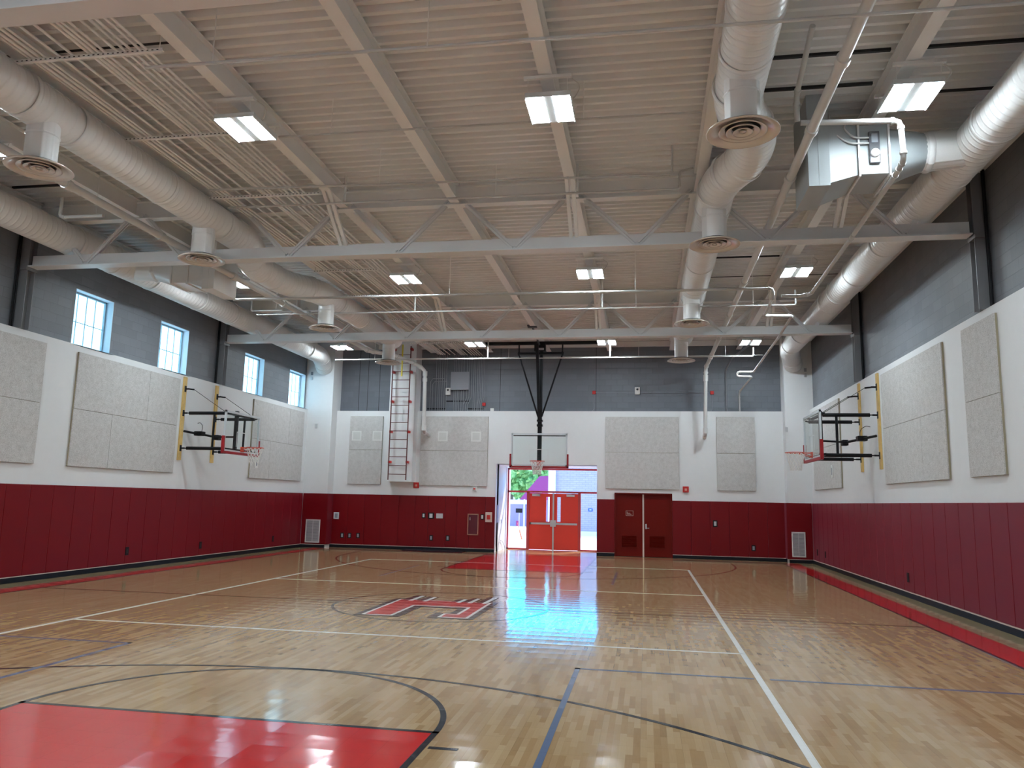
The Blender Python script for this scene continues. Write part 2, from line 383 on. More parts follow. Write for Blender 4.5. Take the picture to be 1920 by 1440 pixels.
# ---- walls
WIN = [(1.50, 2.74), (4.56, 5.82), (8.86, 10.12), (11.98, 13.26)]
ZW0, ZW1 = 4.93, 6.18
b = MB(); ys = [YN-.3] + [v for w_ in WIN for v in w_] + [14.5]
b.box(XLU-.35, XLU, ys[0], ys[-1], ZW1, 7.9)
for i in range(0, len(ys), 2): b.box(XLU-.35, XLU, ys[i], ys[i+1], 0, ZW1)
for (a, c) in WIN: b.box(XLU-.35, XLU, a, c, 0, ZW0)
wall_left = tag(b.build('wall_left', M_cmuY), kind='structure')
MB().box(XLU+.001, XL, YN, 13.4, 0, ZL).build('lower_white_wall', M_wall, wall_left)
wall_right = tag(MB().box(XRU, XRU+.3, YN-.3, 14.5, 0, 7.9).build('wall_right', M_cmuY), kind='structure')
MB().box(XR, XRU-.001, YN, 13.45, 0, ZL).build('lower_white_wall', M_wall, wall_right)
# back wall with the recessed exit and the storage doorway
EX0, EX1, EZ = -1.78, 1.76, 3.06
SX0, SX1, SZ = 2.36, 4.29, 2.13
b = MB().box(-9.2, EX0, YBU, YBU+.3, 0, 7.9).box(EX1, 9.1, YBU, YBU+.3, 0, 7.9).box(EX0, EX1, YBU, YBU+.3, EZ, 7.9)
wall_back = tag(b.build('wall_back', M_cmuX), kind='structure')
b = MB().box(-8.0, EX0, YB, YBU-.001, 0, ZL).box(EX0, EX1, YB, YBU-.001, EZ, ZL).box(EX1, SX0, YB, YBU-.001, 0, ZL).box(SX0, SX1, YB, YBU-.001, SZ, ZL).box(SX1, 8.0, YB, YBU-.001, 0, ZL)
b.build('lower_white_wall', M_wall, wall_back)
b = MB().box(EX0-.2, EX0, YBU, 16.3, 0, EZ+.2).box(EX1, EX1+.2, YBU, 16.3, 0, EZ+.2).box(EX0, EX1, YBU, 16.3, EZ, EZ+.2)
b.build('exit_recess', M_wall, wall_back)
jo = MB()
for x in (-7.10, -6.76, -6.31, -1.75, 1.70): jo.box(x-.008, x+.008, YBU-.004, YBU+.01, ZL, 7.35)
jo.build('control_joints', M_dark, wall_back)
wall_near = tag(MB().box(-9.2, 9.1, YN-.3, YN, 0, 7.9).build('wall_near', M_wall), kind='structure')
cl = tag(MB().box(-8.90, -7.80, 13.35, 14.3, 0, 7.5).build('wall_left_corner', M_wall), kind='structure')
cr_ = tag(MB().box(7.94, 8.90, 13.42, 14.3, 0, 7.5).build('wall_right_corner', M_wall), kind='structure')
chase = tag(MB().box(-5.66, -4.72, 13.42, YBU+.05, 2.37, 7.44).build('wall_ladder_chase', M_wall), kind='structure')
# baseboards
def base(name, x0, x1, y0, y1, nx, ny):
    o = tag(MB().box(x0, x1, y0, y1, 0, .105).build(name, M_rubber), kind='structure')
    MB().box(x0-.0*nx, x1+.0*nx, y0, y1, .1055, .118).build('pale_cap_strip', M_strip, o); return o
base('baseboard_left', XL, XL+.065, YN, 13.35, 1, 0); base('baseboard_right', XR-.075, XR, YN, 13.42, -1, 0)
base('baseboard_back', -7.80, EX0, YB-.075, YB, 0, -1); base('baseboard_back', EX1, SX0, YB-.075, YB, 0, -1); base('baseboard_back', SX1, 7.94, YB-.075, YB, 0, -1)
base('baseboard_left_corner', -8.67, -7.80, 13.28, 13.35, 0, -1); base('baseboard_right_corner', 7.94, 8.64, 13.345, 13.42, 0, -1)
# ---- roof deck: corrugated, flutes run across the room
PIT, DEP = .2032, .076
vs = []; fs = []; y = YN-.2; k = 0
while y < 14.3:
    for (dy, dz) in ((0, 0), (.058, 0), (.085, DEP), (.176, DEP)):
        vs += [(-9.1, y+dy, ZD+dz), (9.1, y+dy, ZD+dz)]; k += 1
    y += PIT
for i in range(k-1): fs.append((2*i, 2*i+1, 2*i+3, 2*i+2))
b = MB().add(vs, fs); b.box(-9.2, 9.1, YN-.3, 14.4, ZD+DEP+.02, 7.75)
ceiling = tag(b.build('ceiling', M_deck), kind='structure')
dj = MB()
for x0, x1, y in ((4.45, 6.45, -3.52), (6.7, 8.5, -3.52), (4.45, 6.45, -2.72), (6.7, 8.5, -2.4), (-8.4, -6.5, -.95), (-8.4, -6.5, .25), (-4.15, -2.2, -4.92), (-6.2, -4.4, -4.92), (4.45, 6.45, 4.75), (4.45, 8.5, 6.3), (4.45, 8.5, 3.35), (4.45, 8.5, 8.2), (-8.4, -6.5, 5.6), (-8.4, -4.4, 3.4)):
    dj.box(x0, x1, y-.022, y+.022, ZD-.006, ZD+.03)
dj.build('deck_joints', M_dark, ceiling)
tr = tag(MB().box(XRU-.12, XRU, YN, 14.1, 7.22, 7.43).build('trim_1', M_steel), kind='structure')
tag(MB().box(XLU, XLU+.12, YN, 14.1, 7.22, 7.43).build('trim_2', M_steel), kind='structure')
tag(MB().box(-8.8, 8.8, YBU-.12, YBU, 7.25, 7.43).build('trim_3', M_steel), kind='structure')
# ---- windows
for i, (a, c) in enumerate(WIN):
    wn_ = empty('window_%d' % (i+1), (-9.1, (a+c)/2, ZW0), kind='structure')
    MB().box(-9.12, -9.08, a+.03, c-.03, ZW0+.02, ZW1-.03).build('frosted_pane', M_win, wn_)
    fr = MB().box(-9.09, -9.03, a, a+.05, ZW0, ZW1).box(-9.09, -9.03, c-.05, c, ZW0, ZW1).box(-9.09, -9.03, a, c, ZW1-.05, ZW1).box(-9.09, -9.03, a, c, ZW0, ZW0+.04)
    n_ = 4
    for j in range(1, n_): yy = a+.05+(c-a-.1)*j/n_; fr.box(-9.078, -9.06, yy-.007, yy+.007, ZW0, ZW1)
    fr.box(-9.078, -9.06, a, c, 5.50, 5.515)
    fr.build('window_frame', M_mullion, wn_)
    rv = MB().box(-9.03, XLU+.004, a-.0, a+.012, ZW0, ZW1).box(-9.03, XLU+.004, c-.012, c, ZW0, ZW1).box(-9.03, XLU+.004, a, c, ZW1-.012, ZW1).box(-9.03, XL, a, c, ZW0-.02, ZW0+.002)
    rv.build('window_reveal', M_reveal, wn_)
# ---- door_1: red storefront with a pair of leaves, transom and sidelights
D = empty('door_1', (0, 16.1, 0), kind='structure')
Y = 16.1
def fr_(x0, x1, z0, z1, mb): mb.box(x0, x1, Y-.05, Y+.06, z0, z1)
b = MB(); fr_(-1.75, -1.69, 0, 3.0, b); fr_(1.68, 1.74, 0, 3.0, b); fr_(-1.75, 1.74, 2.95, 3.02, b); fr_(-1.75, 1.74, 2.10, 2.17, b); fr_(-1.0, -.90, 0, 2.12, b); fr_(.93, 1.03, 0, 2.12, b); fr_(-1.75, -1.0, 0, .05, b); fr_(1.03, 1.74, 0, .05, b)
b.build('storefront_frame', M_sfr, D)
MB().box(-1.69, 1.68, Y, Y+.008, 2.17, 2.95).build('transom_glass', M_glass, D)
MB().box(-1.69, -1.0, Y, Y+.008, .05, 2.10).build('sidelight_glass', M_glass, D)
MB().box(1.03, 1.68, Y, Y+.008, .05, 2.10).build('sidelight_glass', M_glass, D)
for s_ in (-1, 1):
    x0, x1 = (-.90, -.015) if s_ < 0 else (.03, .93)
    g0, g1 = (x1-.25, x1-.12) if s_ < 0 else (x0+.12, x0+.25)
    b = MB().box(x0, g0, Y-.03, Y+.02, .01, 2.08).box(g1, x1, Y-.03, Y+.02, .01, 2.08).box(g0, g1, Y-.03, Y+.02, .01, 1.04).box(g0, g1, Y-.03, Y+.02, 1.95, 2.08)
    lf = b.build('door_leaf', M_doorr, D)
    MB().box(g0, g1, Y-.005, Y+.003, 1.04, 1.95).build('vision_glass', M_glass, lf)
    MB().box(x0+.03, x1-.03, Y-.10, Y-.06, .93, 1.00).box(x0+.03, x0+.08, Y-.10, Y-.03, .93, 1.0).build('push_bar', M_alu, lf)
    cx = x1-.03 if s_ < 0 else x0+.03
    MB().bbox(cx-.055, cx+.055, Y-.11, Y-.03, .86, 1.10, .008).build('latch_case', M_alu, lf)
    cx = x0+.27 if s_ < 0 else x1-.27
    MB().bbox(cx-.16, cx+.14, Y-.11, Y-.03, 1.97, 2.05, .006).beam((cx-.15, Y-.06, 2.065), (cx+.2, Y-.06, 2.10), .02, .01).build('door_closer', M_alu, lf)
MB().box(-.02, .035, Y-.06, Y+.03, 0, 2.1).build('center_mullion', M_alu, D)
# ---- door_2: dark red storage doors
D2 = empty('door_2', ((SX0+SX1)/2, YB, 0), kind='structure')
Y2 = 13.93
MB().box(SX0, SX0+.04, YB-.03, Y2+.06, 0, SZ).box(SX1-.04, SX1, YB-.03, Y2+.06, 0, SZ).box(SX0, SX1, YB-.03, Y2+.06, SZ-.04, SZ).build('door_frame', M_doord, D2)
for s_ in (-1, 1):
    x0, x1 = (SX0+.04, 3.315) if s_ < 0 else (3.335, SX1-.04)
    lf = MB().box(x0, x1, Y2-.02, Y2+.03, .01, SZ-.04).build('door_leaf', M_doord, D2)
    l0, l1 = x0+.18, x1-.2
    lv = MB().box(l0, l1, Y2-.045, Y2-.018, .30, .32).box(l0, l1, Y2-.045, Y2-.018, .69, .71).box(l0, l0+.02, Y2-.045, Y2-.018, .3, .71).box(l1-.02, l1, Y2-.045, Y2-.018, .3, .71)
    for k in range(9):
        z = .33+k*.042; lv.beam((l0, Y2-.03, z+.01), (l1, Y2-.03, z+.01), .006, .036, (0, -.6, .8))
    lv.build('door_louver', M_doord, lf)
MB().box(3.300, 3.350, Y2-.035, Y2+.0, .0, SZ-.05).build('astragal', M_strip, D2)
MB().box(3.395, 3.435, Y2-.045, Y2-.02, .93, 1.10).tube([(3.415, Y2-.045, .96), (3.415, Y2-.085, .96), (3.52, Y2-.085, .96)], .011).build('door_handle', M_alu, D2)
sg = MB().box(2.74, 2.99, Y2-.025, Y2-.0205, 1.36, 1.53).build('door_sign', M_doord, D2)
b = MB()
for (a0, a1, c0, c1) in ((2.74, 2.99, 1.36, 1.368), (2.74, 2.99, 1.522, 1.53), (2.74, 2.748, 1.36, 1.53), (2.982, 2.99, 1.36, 1.53), (2.77, 2.80, 1.475, 1.488), (2.77, 2.885, 1.438, 1.452), (2.77, 2.93, 1.405, 1.418)): b.box(a0, a1, Y2-.028, Y2-.0255, c0, c1)
b.build('sign_lettering', M_strip, sg)

# ================================================================= STEEL
JX = [-8.5, -6.38, -4.26, -2.10, 0.02, 2.18, 4.33, 6.58, 8.55]
BAYS = [(-14.2, -7.55, 'behind the nearest truss'), (-7.35, -.12, 'in the nearest full bay'), (.12, 7.28, 'in the middle bay'), (7.52, 14.0, 'in the far bay')]
POSN = ['along the left wall', 'second from the left wall', 'third from the left wall', 'fourth from the left wall', 'at the middle of the room', 'fourth from the right wall', 'third from the right wall', 'second from the right wall', 'along the right wall']
def ibeam_y(x, y0, y1, z0, z1, fw, mb): return mb.box(x-fw/2, x+fw/2, y0, y1, z0, z0+.02).box(x-.012, x+.012, y0, y1, z0+.02, z1-.02).box(x-fw/2, x+fw/2, y0, y1, z1-.02, z1)
for bi, (y0, y1, bn) in enumerate(BAYS):
    if bi == 0: continue
    for ji, x in enumerate(JX):
        one(ibeam_y(x, y0, y1, 7.09, 7.435, .17, MB()), 'roof_joist', M_steel, 'white steel roof joist %s, %s' % (bn, POSN[ji]), 'roof beam', 'white joists under the roof deck')
def truss(y, label):
    t = empty('roof_truss', (0, y, 6.17), label, 'truss', 'white roof trusses across the gym')
    x0, x1 = XLU+.22, XRU-.24
    MB().box(x0, x1, y-.13, y+.13, 6.165, 6.185).box(x0, x1, y-.014, y+.014, 6.186, 6.41).build('bottom_chord', M_chord, t)
    MB().box(x0, x1, y-.09, y+.09, 7.07, 7.09).box(x0, x1, y-.011, y+.011, 7.09, 7.41).box(x0, x1, y-.09, y+.09, 7.41, 7.435).build('top_chord', M_steel, t)
    bots = [-7.45, -5.32, -3.19, -1.04, 1.12, 3.28, 5.45, 7.60]
    for k, xb in enumerate(bots):
        for s_ in (-1, 1):
            xt = JX[k] if s_ < 0 else JX[k+1]
            if k == 0 and s_ < 0: xt = -8.45
            if k == len(bots)-1 and s_ > 0: xt = 8.45
            m_ = MB(); dx = s_*.0
            for q in (-1, 1): m_.beam((xb+s_*.03, y+q*.03-.0, 6.24), (xt-s_*.13, y+q*.03, 7.16), .012 if q > 0 else .012, .085)
            m_.beam((xb+s_*.03, y-.045, 6.24), (xt-s_*.13, y-.045, 7.16), .05, .012, (0, 0, 1))
            m_.build('diagonal', M_chord, t)
    for x in (-2.10, 2.18, 6.58):
        MB().beam((x-.05, y-.95, 7.12), (x-.05, y-.02, 6.40), .06, .05).beam((x+.05, y-.95, 7.12), (x+.05, y-.02, 6.40), .06, .05).build('kicker_brace', M_steel, t)
    return t
truss(-7.34, 'white roof truss nearest the camera, just cut by the photo top edge')
truss(0, 'large white roof truss across the middle of the gym, second from the near end')
truss(7.4, 'white roof truss farthest away, in front of the ceiling hung hoop')
for (y, s_, nm) in ((0, -1, 'beside the large left acoustic panels'), (7.4, -1, 'between the second and third windows'), (0, 1, 'above the two tall right acoustic boards'), (7.4, 1, 'above the right wall mounted hoop')):
    x = XLU+.11 if s_ < 0 else XRU-.11
    b = MB().box(x-.1, x+.1, y-.10, y-.085, ZL, 7.2).box(x-.1, x+.1, y+.085, y+.10, ZL, 7.2).box(x-.008, x+.008, y-.085, y+.085, ZL, 7.2)
    c = empty('steel_column', (x, y, ZL), 'dark grey steel column on the %s wall ledge, %s' % ('left' if s_ < 0 else 'right', nm), 'column', 'grey columns on the wall ledges')
    b.build('column_shaft', M_gcol, c)
    MB().box(x-.105, x+.105, y-.15, y+.15, 6.10, 6.16).build('bearing_plate', M_gcol, c)
    for q in (-.17, -.22): MB().tube([(x+s_*.05, y+q, ZL), (x+s_*.05, y+q, 7.2)], .018).build('drain_conduit', M_black, c)

# ================================================================= DUCTS
def spiral(name, pts, r, rings, label, group='white spiral ducts under the roof'):
    t = empty(name, pts[0], label, 'duct', group)
    MB().tube(pts, r, 40).build('duct_tube', M_duct, t)
    for (p, d) in rings:
        p, d = Vector(p), Vector(d).normalized()
        MB().tube([p-d*.035, p-d*.03, p+d*.03, p+d*.035], r, 40, False, [r+.001, r+.014, r+.014, r+.001]).build('coupling_ring', M_duct, t)
    return t
def smooth(pts, n=5):
    P_ = [Vector(p) for p in pts]; out = [P_[0]]
    for i in range(1, len(P_)-1):
        a, b_, c = P_[i-1], P_[i], P_[i+1]; d = min(.5, (a-b_).length*.45, (c-b_).length*.45)
        s0 = b_+(a-b_).normalized()*d; s1 = b_+(c-b_).normalized()*d
        for k in range(n+1):
            t = k/n; out.append(s0*(1-t)**2+b_*2*t*(1-t)+s1*t*t)
    out.append(P_[-1]); return out
ZC = 6.75
Y_ = (0, 1, 0)
R1 = .295
p1 = smooth([(-4.40, -7.9, ZC), (-4.38, .75, ZC), (-4.98, 1.75, ZC-.02), (-4.98, 3.35, ZC-.02), (-4.46, 4.25, ZC), (-4.42, 9.95, ZC)])
spiral('spiral_duct', p1, R1, [((-4.38, y, ZC), Y_) for y in (-6.1, -5.15, -4.3, -2.2, -.45)]+[((-4.54, 1.0, ZC), (-.55, 1, 0)), ((-4.82, 1.5, ZC-.01), (-.55, 1, 0)), ((-4.98, 2.3, ZC-.02), Y_), ((-4.98, 2.9, ZC-.02), Y_), ((-4.6, 4.0, ZC), (.5, 1, 0)), ((-4.44, 5.3, ZC), Y_), ((-4.44, 7.0, ZC), Y_)], 'long white spiral duct with a sideways jog, left of the middle of the roof')
p3 = smooth([(4.50, -7.9, ZC), (4.54, -3.7, ZC), (4.90, -2.85, ZC), (4.90, -2.15, ZC), (4.54, -1.25, ZC), (4.54, 10.05, ZC)])
spiral('spiral_duct', p3, R1, [((4.52, y, ZC), Y_) for y in (-5.75, -4.95, -4.15)]+[((4.80, -3.1, ZC), (.5, 1, 0)), ((4.84, -2.0, ZC), (-.5, 1, 0)), ((4.66, -1.6, ZC), (-.6, 1, 0)), ((4.54, -1.0, ZC), Y_), ((4.54, -.35, ZC), Y_), ((4.54, 2.7, ZC), Y_), ((4.54, 4.4, ZC), Y_), ((4.54, 5.4, ZC), Y_), ((4.54, 9.1, ZC), Y_)], 'white spiral duct with double elbow, right of the middle lamps')
R2 = .30
p2 = smooth([(-7.92, -7.9, ZC), (-7.95, 12.3, ZC), (-8.1, 13.0, 6.62), (-8.18, 13.36, 6.45)])
spiral('spiral_duct', p2, R2, [((-7.92, y, ZC), Y_) for y in (-3.2, .15, 1.35, 2.65, 4.6, 6.2, 9.3, 11.2)]+[((-8.02, 12.65, 6.7), (-.2, 1, -.2)), ((-8.13, 13.1, 6.57), (-.3, 1, -.4))], 'white spiral duct hugging the left wall above the windows')
p4 = smooth([(7.88, -7.9, ZC), (7.90, 12.1, ZC), (8.1, 12.9, 6.62), (8.25, 13.43, 6.45)])
spiral('spiral_duct', p4, R2, [((7.88, y, ZC), Y_) for y in (-2.85, -1.35, .9, 1.9, 3.9, 5.4, 6.3, 9.9, 11.5)]+[((8.0, 12.5, 6.7), (.2, 1, -.2)), ((8.17, 13.1, 6.55), (.3, 1, -.4))], 'white spiral duct along the right wall, joined to the plenum')
# round ceiling diffusers on drop necks
def diffuser(x, y, label):
    t = empty('ceiling_diffuser', (x, y, 5.92), label, 'air diffuser', 'round ceiling diffusers')
    MB().tube([(x, y, 5.98), (x, y, 6.62)], .195, 36, False).build('neck', M_duct, t)
    MB().tube([(x, y, 6.36), (x, y, 6.375), (x, y, 6.39)], .2, 36, False, [.197, .207, .197]).build('neck_ring', M_duct, t)
    MB().lathe([(.20, .07), (.26, .065), (.33, .045), (.40, .012), (.405, 0), (.395, -.004), (.33, .012), (.285, .05), (.24, .07)], (x, y, 5.92), 48).build('outer_cone', M_chrome, t)
    for r0, r1, dz in ((.20, .265, 0), (.125, .185, -.006), (.05, .11, -.012)):
        MB().lathe([(r0, .075+dz), (r0+.02, .05+dz), (r1, .018+dz), (r1+.002, .010+dz), (r1-.02, .014+dz), (r0, .04+dz)], (x, y, 5.92), 40).build('inner_cone', M_chrome, t)
    MB().lathe([(.0, .03), (.03, .03), (.04, .015), (.0, .01)], (x, y, 5.91), 24).build('center_button', M_chrome, t)
    MB().lathe([(.0, .08), (.25, .08)], (x, y, 5.92), 32).build('dark_throat', M_dark, t)
    return t
for x, y, lb in ((-4.38, -4.73, 'large round diffuser at the left edge, nearest on the left duct'), (-4.42, -.86, 'round diffuser in front of the left part of the large truss'), (-4.45, 4.73, 'round diffuser before the far truss, left of the middle'), (-4.44, 9.56, 'small looking round diffuser just left of the wall ladder'),
                 (4.50, -4.62, 'large round diffuser at upper right, nearest on the right duct'), (4.52, -.73, 'round diffuser in front of the right part of the large truss'), (4.48, 4.89, 'round diffuser before the far truss, right of the middle'), (4.45, 9.67, 'farthest round diffuser on the right, above the big far panel')):
    diffuser(x, y, lb)
# ---- plenum boxes feeding the side ducts
def unit(s_, cy, label, xd, M_plen):
    X = lambda v: s_*v
    t = empty('air_plenum', (X(5.7), cy, 6.1), label, 'ductwork', 'white rectangular air plenums')
    h = .46
    b = MB().box(X(5.62), X(5.90), cy-h, cy+h, 6.10, 7.43); b.box(X(5.755), X(5.762), cy-h-.004, cy+h, 6.1, 7.43); b.build('plenum_riser', M_plen, t)
    def q(x, hy, z0, z1): return [(X(x), cy-hy, z0), (X(x), cy+hy, z0), (X(x), cy+hy, z1), (X(x), cy-hy, z1)]
    MB().hull(q(5.901, .44, 6.14, 7.05), q(6.29, .36, 6.27, 6.98)).build('tapered_inlet', M_plen, t)
    for xf in (6.30, 6.69):
        MB().box(X(xf-.012), X(xf+.012), cy-.40, cy+.40, 6.235, 7.02).build('flange', M_duct, t)
    MB().box(X(6.313), X(6.677), cy-.36, cy+.36, 6.275, 6.98).build('damper_box', M_plen, t)
    n = 24; ring0 = []; ring1 = []
    for j in range(n):
        a = 2*math.pi*(j+.5)/n; c, s__ = math.cos(a), math.sin(a); k = max(abs(c), abs(s__))
        ring0.append((X(6.703), cy+.36*c/k, 6.62+.345*s__/k)); ring1.append((X(7.22), cy+.27*c, 6.70+.27*s__))
    MB().add(ring0+ring1, [(j, (j+1) % n, n+(j+1) % n, n+j) for j in range(n)], True).build('square_to_round', M_plen, t)
    MB().tube([(X(7.2), cy, 6.70), (X(xd-.05), cy, ZC)], .27, 32, False).build('round_branch', M_duct, t)
    MB().tube([(X(7.25), cy, 6.70), (X(7.27), cy, 6.70), (X(7.31), cy, 6.70), (X(7.33), cy, 6.70)], .28, 32, False, [.272, .283, .283, .272]).build('coupling_ring', M_duct, t)
    return t
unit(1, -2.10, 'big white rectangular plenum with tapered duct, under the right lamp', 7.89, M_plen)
unit(-1, 2.0, 'big white rectangular plenum behind the truss, above the left windows', 7.93, mat('plenum_paint_brightened', (.80, .80, .79), .4, noise=.02))  # same white plenum, colour lightened because less lamp light reaches this one
sd = empty('duct_smoke_detector', (6.50, -2.46, 6.42), 'grey duct smoke detector with round white head on the right plenum', 'smoke detector')
MB().bbox(6.43, 6.57, -2.51, -2.461, 6.41, 6.87, .015).build('detector_body', mat('smoked_cover', (.10, .10, .11), .2), sd)
MB().lathe([(0, -.04), (.05, -.038), (.06, -.02), (.06, 0)], (6.50, -2.511, 6.55), 24, 'y').build('detector_head', M_whited, sd)
MB().box(6.46, 6.54, -2.517, -2.511, 6.70, 6.83).build('detector_window', M_greybox, sd)
MB().tube(smooth([(6.43, -2.50, 6.78), (6.22, -2.52, 6.78), (6.10, -2.50, 6.95), (6.2, -2.45, 7.05)]), .012, 8).tube(smooth([(6.43, -2.50, 6.70), (6.15, -2.52, 6.70), (5.95, -2.5, 6.9), (5.95, -2.4, 7.2)]), .012, 8).build('flexible_whip', M_pipe, sd)

# ================================================================= LAMPS
def lamp(x, y, label, z=6.80):
    t = empty('high_bay_lamp', (x, y, z), label, 'ceiling lamp', 'white high bay lamps in a grid')
    MB().box(x-.29, x+.29, y-.345, y+.345, z+.012, z+.075).build('lamp_housing', M_lamp, t)
    for s_ in (-1, 1):
        MB().box(x+s_*.17-.11, x+s_*.17+.11, y-.33, y+.33, z+.008, z+.0115).build('lamp_lens', M_lens, t)
    MB().box(x-.07, x+.07, y-.2, y+.2, z+.076, z+.13).build('driver_box', M_lamp, t)
    for s_ in (-1, 1):
        g = MB().box(x+s_*.289-.003, x+s_*.289+.003, y-.34, y+.34, z-.006, z+.0119)
        for k in range(13): g.box(x+s_*.284-.006, x+s_*.284+.006, y-.333+k*.055-.003, y-.333+k*.055+.003, z-.005, z+.0118)
        g.build('side_guard', M_lamp, t)
        MB().box(x-.30, x+.30, y+s_*.355, y+s_*.40, 7.03, 7.07).build('support_strut', M_steel, t)
        for q in (-1, 1): MB().tube([(x+s_*.25, y+q*.375, 7.04), (x+s_*.25, y+q*.33, z+.075)], .004, 5).build('hanger_wire', M_steel, t)
    MB().tube(smooth([(x+.3, y-.3, 7.06), (x+.42, y-.25, 6.98), (x+.30, y-.1, 6.86), (x+.1, y-.1, z+.1)]), .010, 6).build('power_whip', M_pipe, t)
    return t
lcol = {-2.06: 'left of middle row', 2.21: 'middle row', 6.65: 'right row', -6.45: 'far left row'}
lrow = {-3.76: 'nearest to the camera', 3.66: 'between the two trusses', 11.2: 'nearest the far wall'}
for x in (-6.45, -2.06, 2.21, 6.65):
    for y in (-3.76, 3.66, 11.2):
        if x == -6.45 and y < 11: continue
        dy = {6.65: .3, -6.45: .25}.get(x, 0)
        lamp(x if x != -6.45 else -6.75, y+dy*(1 if y > 0 else .9), 'bright twin panel lamp, %s, %s' % (lcol[x], lrow[y]))
for (x, y, lb) in ((-6.45, -3.76, 'bright lamp glimpsed at the left edge beside the nearest diffuser'), (-6.45, 3.66, 'bright lamp mostly hidden behind the left plenum and drain pipe'), (-2.06, -11.1, 'unseen lamp behind the camera, left of the middle'), (2.21, -11.1, 'unseen lamp behind the camera, in the middle row'), (6.65, -11.1, 'unseen lamp behind the camera, in the right row'), (-6.45, -11.1, 'unseen lamp behind the camera, in the far left row')):
    lamp(x, y, lb)  # the row behind the camera is unseen, kept for the light it gives

# ================================================================= PIPES
def pipe(name, pts, r, label, cat='pipe', group=None, m=None, fit=None, sm=True):
    pts = [Vector(p) for p in pts]; t = empty(name, pts[0], label, cat, group)
    P2 = []
    for i, p in enumerate(pts):
        if 0 < i < len(pts)-1:
            a, c = pts[i-1], pts[i+1]; d = min(r*2.2, (a-p).length*.45, (c-p).length*.45)
            s0 = p+(a-p).normalized()*d; s1 = p+(c-p).normalized()*d
            P2 += [s0, s0*.25+p*.5+s1*.25, s1]
        else: P2.append(p)
    MB().tube(P2, r, 12).build('pipe_run', m or M_pipe, t)
    def coupling(a, b, r_): MB().tube([a, b], r_, 12).build('pipe_coupling', m or M_pipe, t)
    for i in range(1, len(pts)-1):
        for q in (pts[i-1], pts[i+1]):
            d = (q-pts[i]); L = d.length; d.normalize()
            if L > r*6: coupling(pts[i]+d*r*2.2, pts[i]+d*r*3.2, r*1.28)
    if fit:
        for p in fit:
            p = Vector(p); best = None
            for i in range(len(pts)-1):
                a, c = pts[i], pts[i+1]; d = (c-a).normalized(); k = (p-a).dot(d)
                if 0 <= k <= (c-a).length:
                    e_ = (p-a-d*k).length
                    if best is None or e_ < best[0]: best = (e_, a+d*k, d)
            if best: coupling(best[1]-best[2]*r*.9, best[1]+best[2]*r*.9, r*1.3)
    return t
pipe('storm_drain_pipe', [(5.50, -7.9, 6.50), (5.50, 12.0, 6.50), (5.42, 13.3, 6.34), (5.38, 13.45, 4.12), (5.38, YB, 4.02)], .062, 'thick white drain pipe running back at right, dropping down the far wall', fit=[(5.50, y, 6.5) for y in (-5, -3.4, -1.9, .3, 3.5, 6.5, 9.2)]+[(5.38, 13.45, z) for z in (6.05, 5.95, 4.2)], group='white drain pipes')
pipe('storm_drain_pipe', [(-5.45, -7.9, 6.50), (-5.45, 10.5, 6.50), (-4.88, 11.4, 6.52), (-4.60, 12.9, 6.50), (-4.28, 13.08, 6.30), (-4.25, 13.1, 4.12), (-4.27, YB, 4.02)], .065, 'thick white drain pipe at left, dropping beside the wall ladder', fit=[(-5.45, y, 6.5) for y in (-3, -.6, 2, 4.4, 8)]+[(-4.26, 13.1, z) for z in (6.2, 5.95, 4.2)], group='white drain pipes')
M_branch = mat('pipe_paint_glare_darkened', (.56, .555, .54), .5, noise=.02, spec=.3)  # white pipe colour lowered to offset glare from lamps close above
BR = 'thin white sprinkler branch pipes'
ZS, ZL2 = 6.9, 6.40
pipe('sprinkler_pipe', [(-2.0, -6.02, ZL2), (8.6, -5.9, ZL2)], .017, 'thin pipe crossing nearest to the camera', group=BR, m=M_branch)
pipe('sprinkler_pipe', [(-1.8, -3.32, ZS), (4.15, -3.28, ZS)], .015, 'thin pipe passing right behind the nearest lamps', group=BR, m=M_branch)
pipe('sprinkler_pipe', [(-3.9, -1.62, ZS), (3.84, -1.33, ZS), (3.84, -1.33, 7.38)], .017, 'thin pipe crossing before the large truss, upper of the pair', group=BR, m=M_branch, fit=[(2.2, -1.4, ZS), (0, -1.4, ZS)])
pipe('sprinkler_pipe', [(-4.0, -.82, ZS), (3.98, -.74, ZS), (3.98, -.74, 7.2), (4.2, -.74, 7.25)], .018, 'thin pipe just before the large truss, lower of the pair', group=BR, m=M_branch, fit=[(-1.8, -.8, ZS), (2.3, -.8, ZS)])
pipe('sprinkler_pipe', [(-6.3, 3.55, ZL2), (6.12, 3.72, ZL2), (6.12, 3.75, 6.20), (6.10, 4.90, 6.09), (6.72, 4.96, 6.09), (6.80, 7.4, 6.08), (6.86, 12.5, 6.06), (6.36, 12.5, 6.06), (6.34, 12.55, 5.93), (6.82, 12.6, 5.92), (6.58, 13.95, 5.62), (6.58, 14.06, 5.5), (6.58, 14.06, ZL)], .030, 'white pipe stepping back in zigzags above the right hoop', group=BR, m=M_branch)
pipe('sprinkler_pipe', [(5.40, -3.25, 6.68), (6.60, -3.25, 6.63), (6.62, -3.25, 6.11), (6.64, -2.9, 6.09), (6.70, -.4, 6.09), (6.76, 3.05, 6.09), (6.60, 3.25, 6.09), (6.2, 3.2, 6.09)], .035, 'white pipe bending round the right plenum and running to the back', group=BR, m=M_branch)
pipe('sprinkler_pipe', [(-6.5, 5.05, ZL2), (6.85, 5.18, ZL2), (6.85, 5.18, 6.75)], .018, 'thin pipe crossing just before the far truss', group=BR, m=M_branch, fit=[(x, 5.1, ZL2) for x in (-4, -1.8, 0, 2.2)])
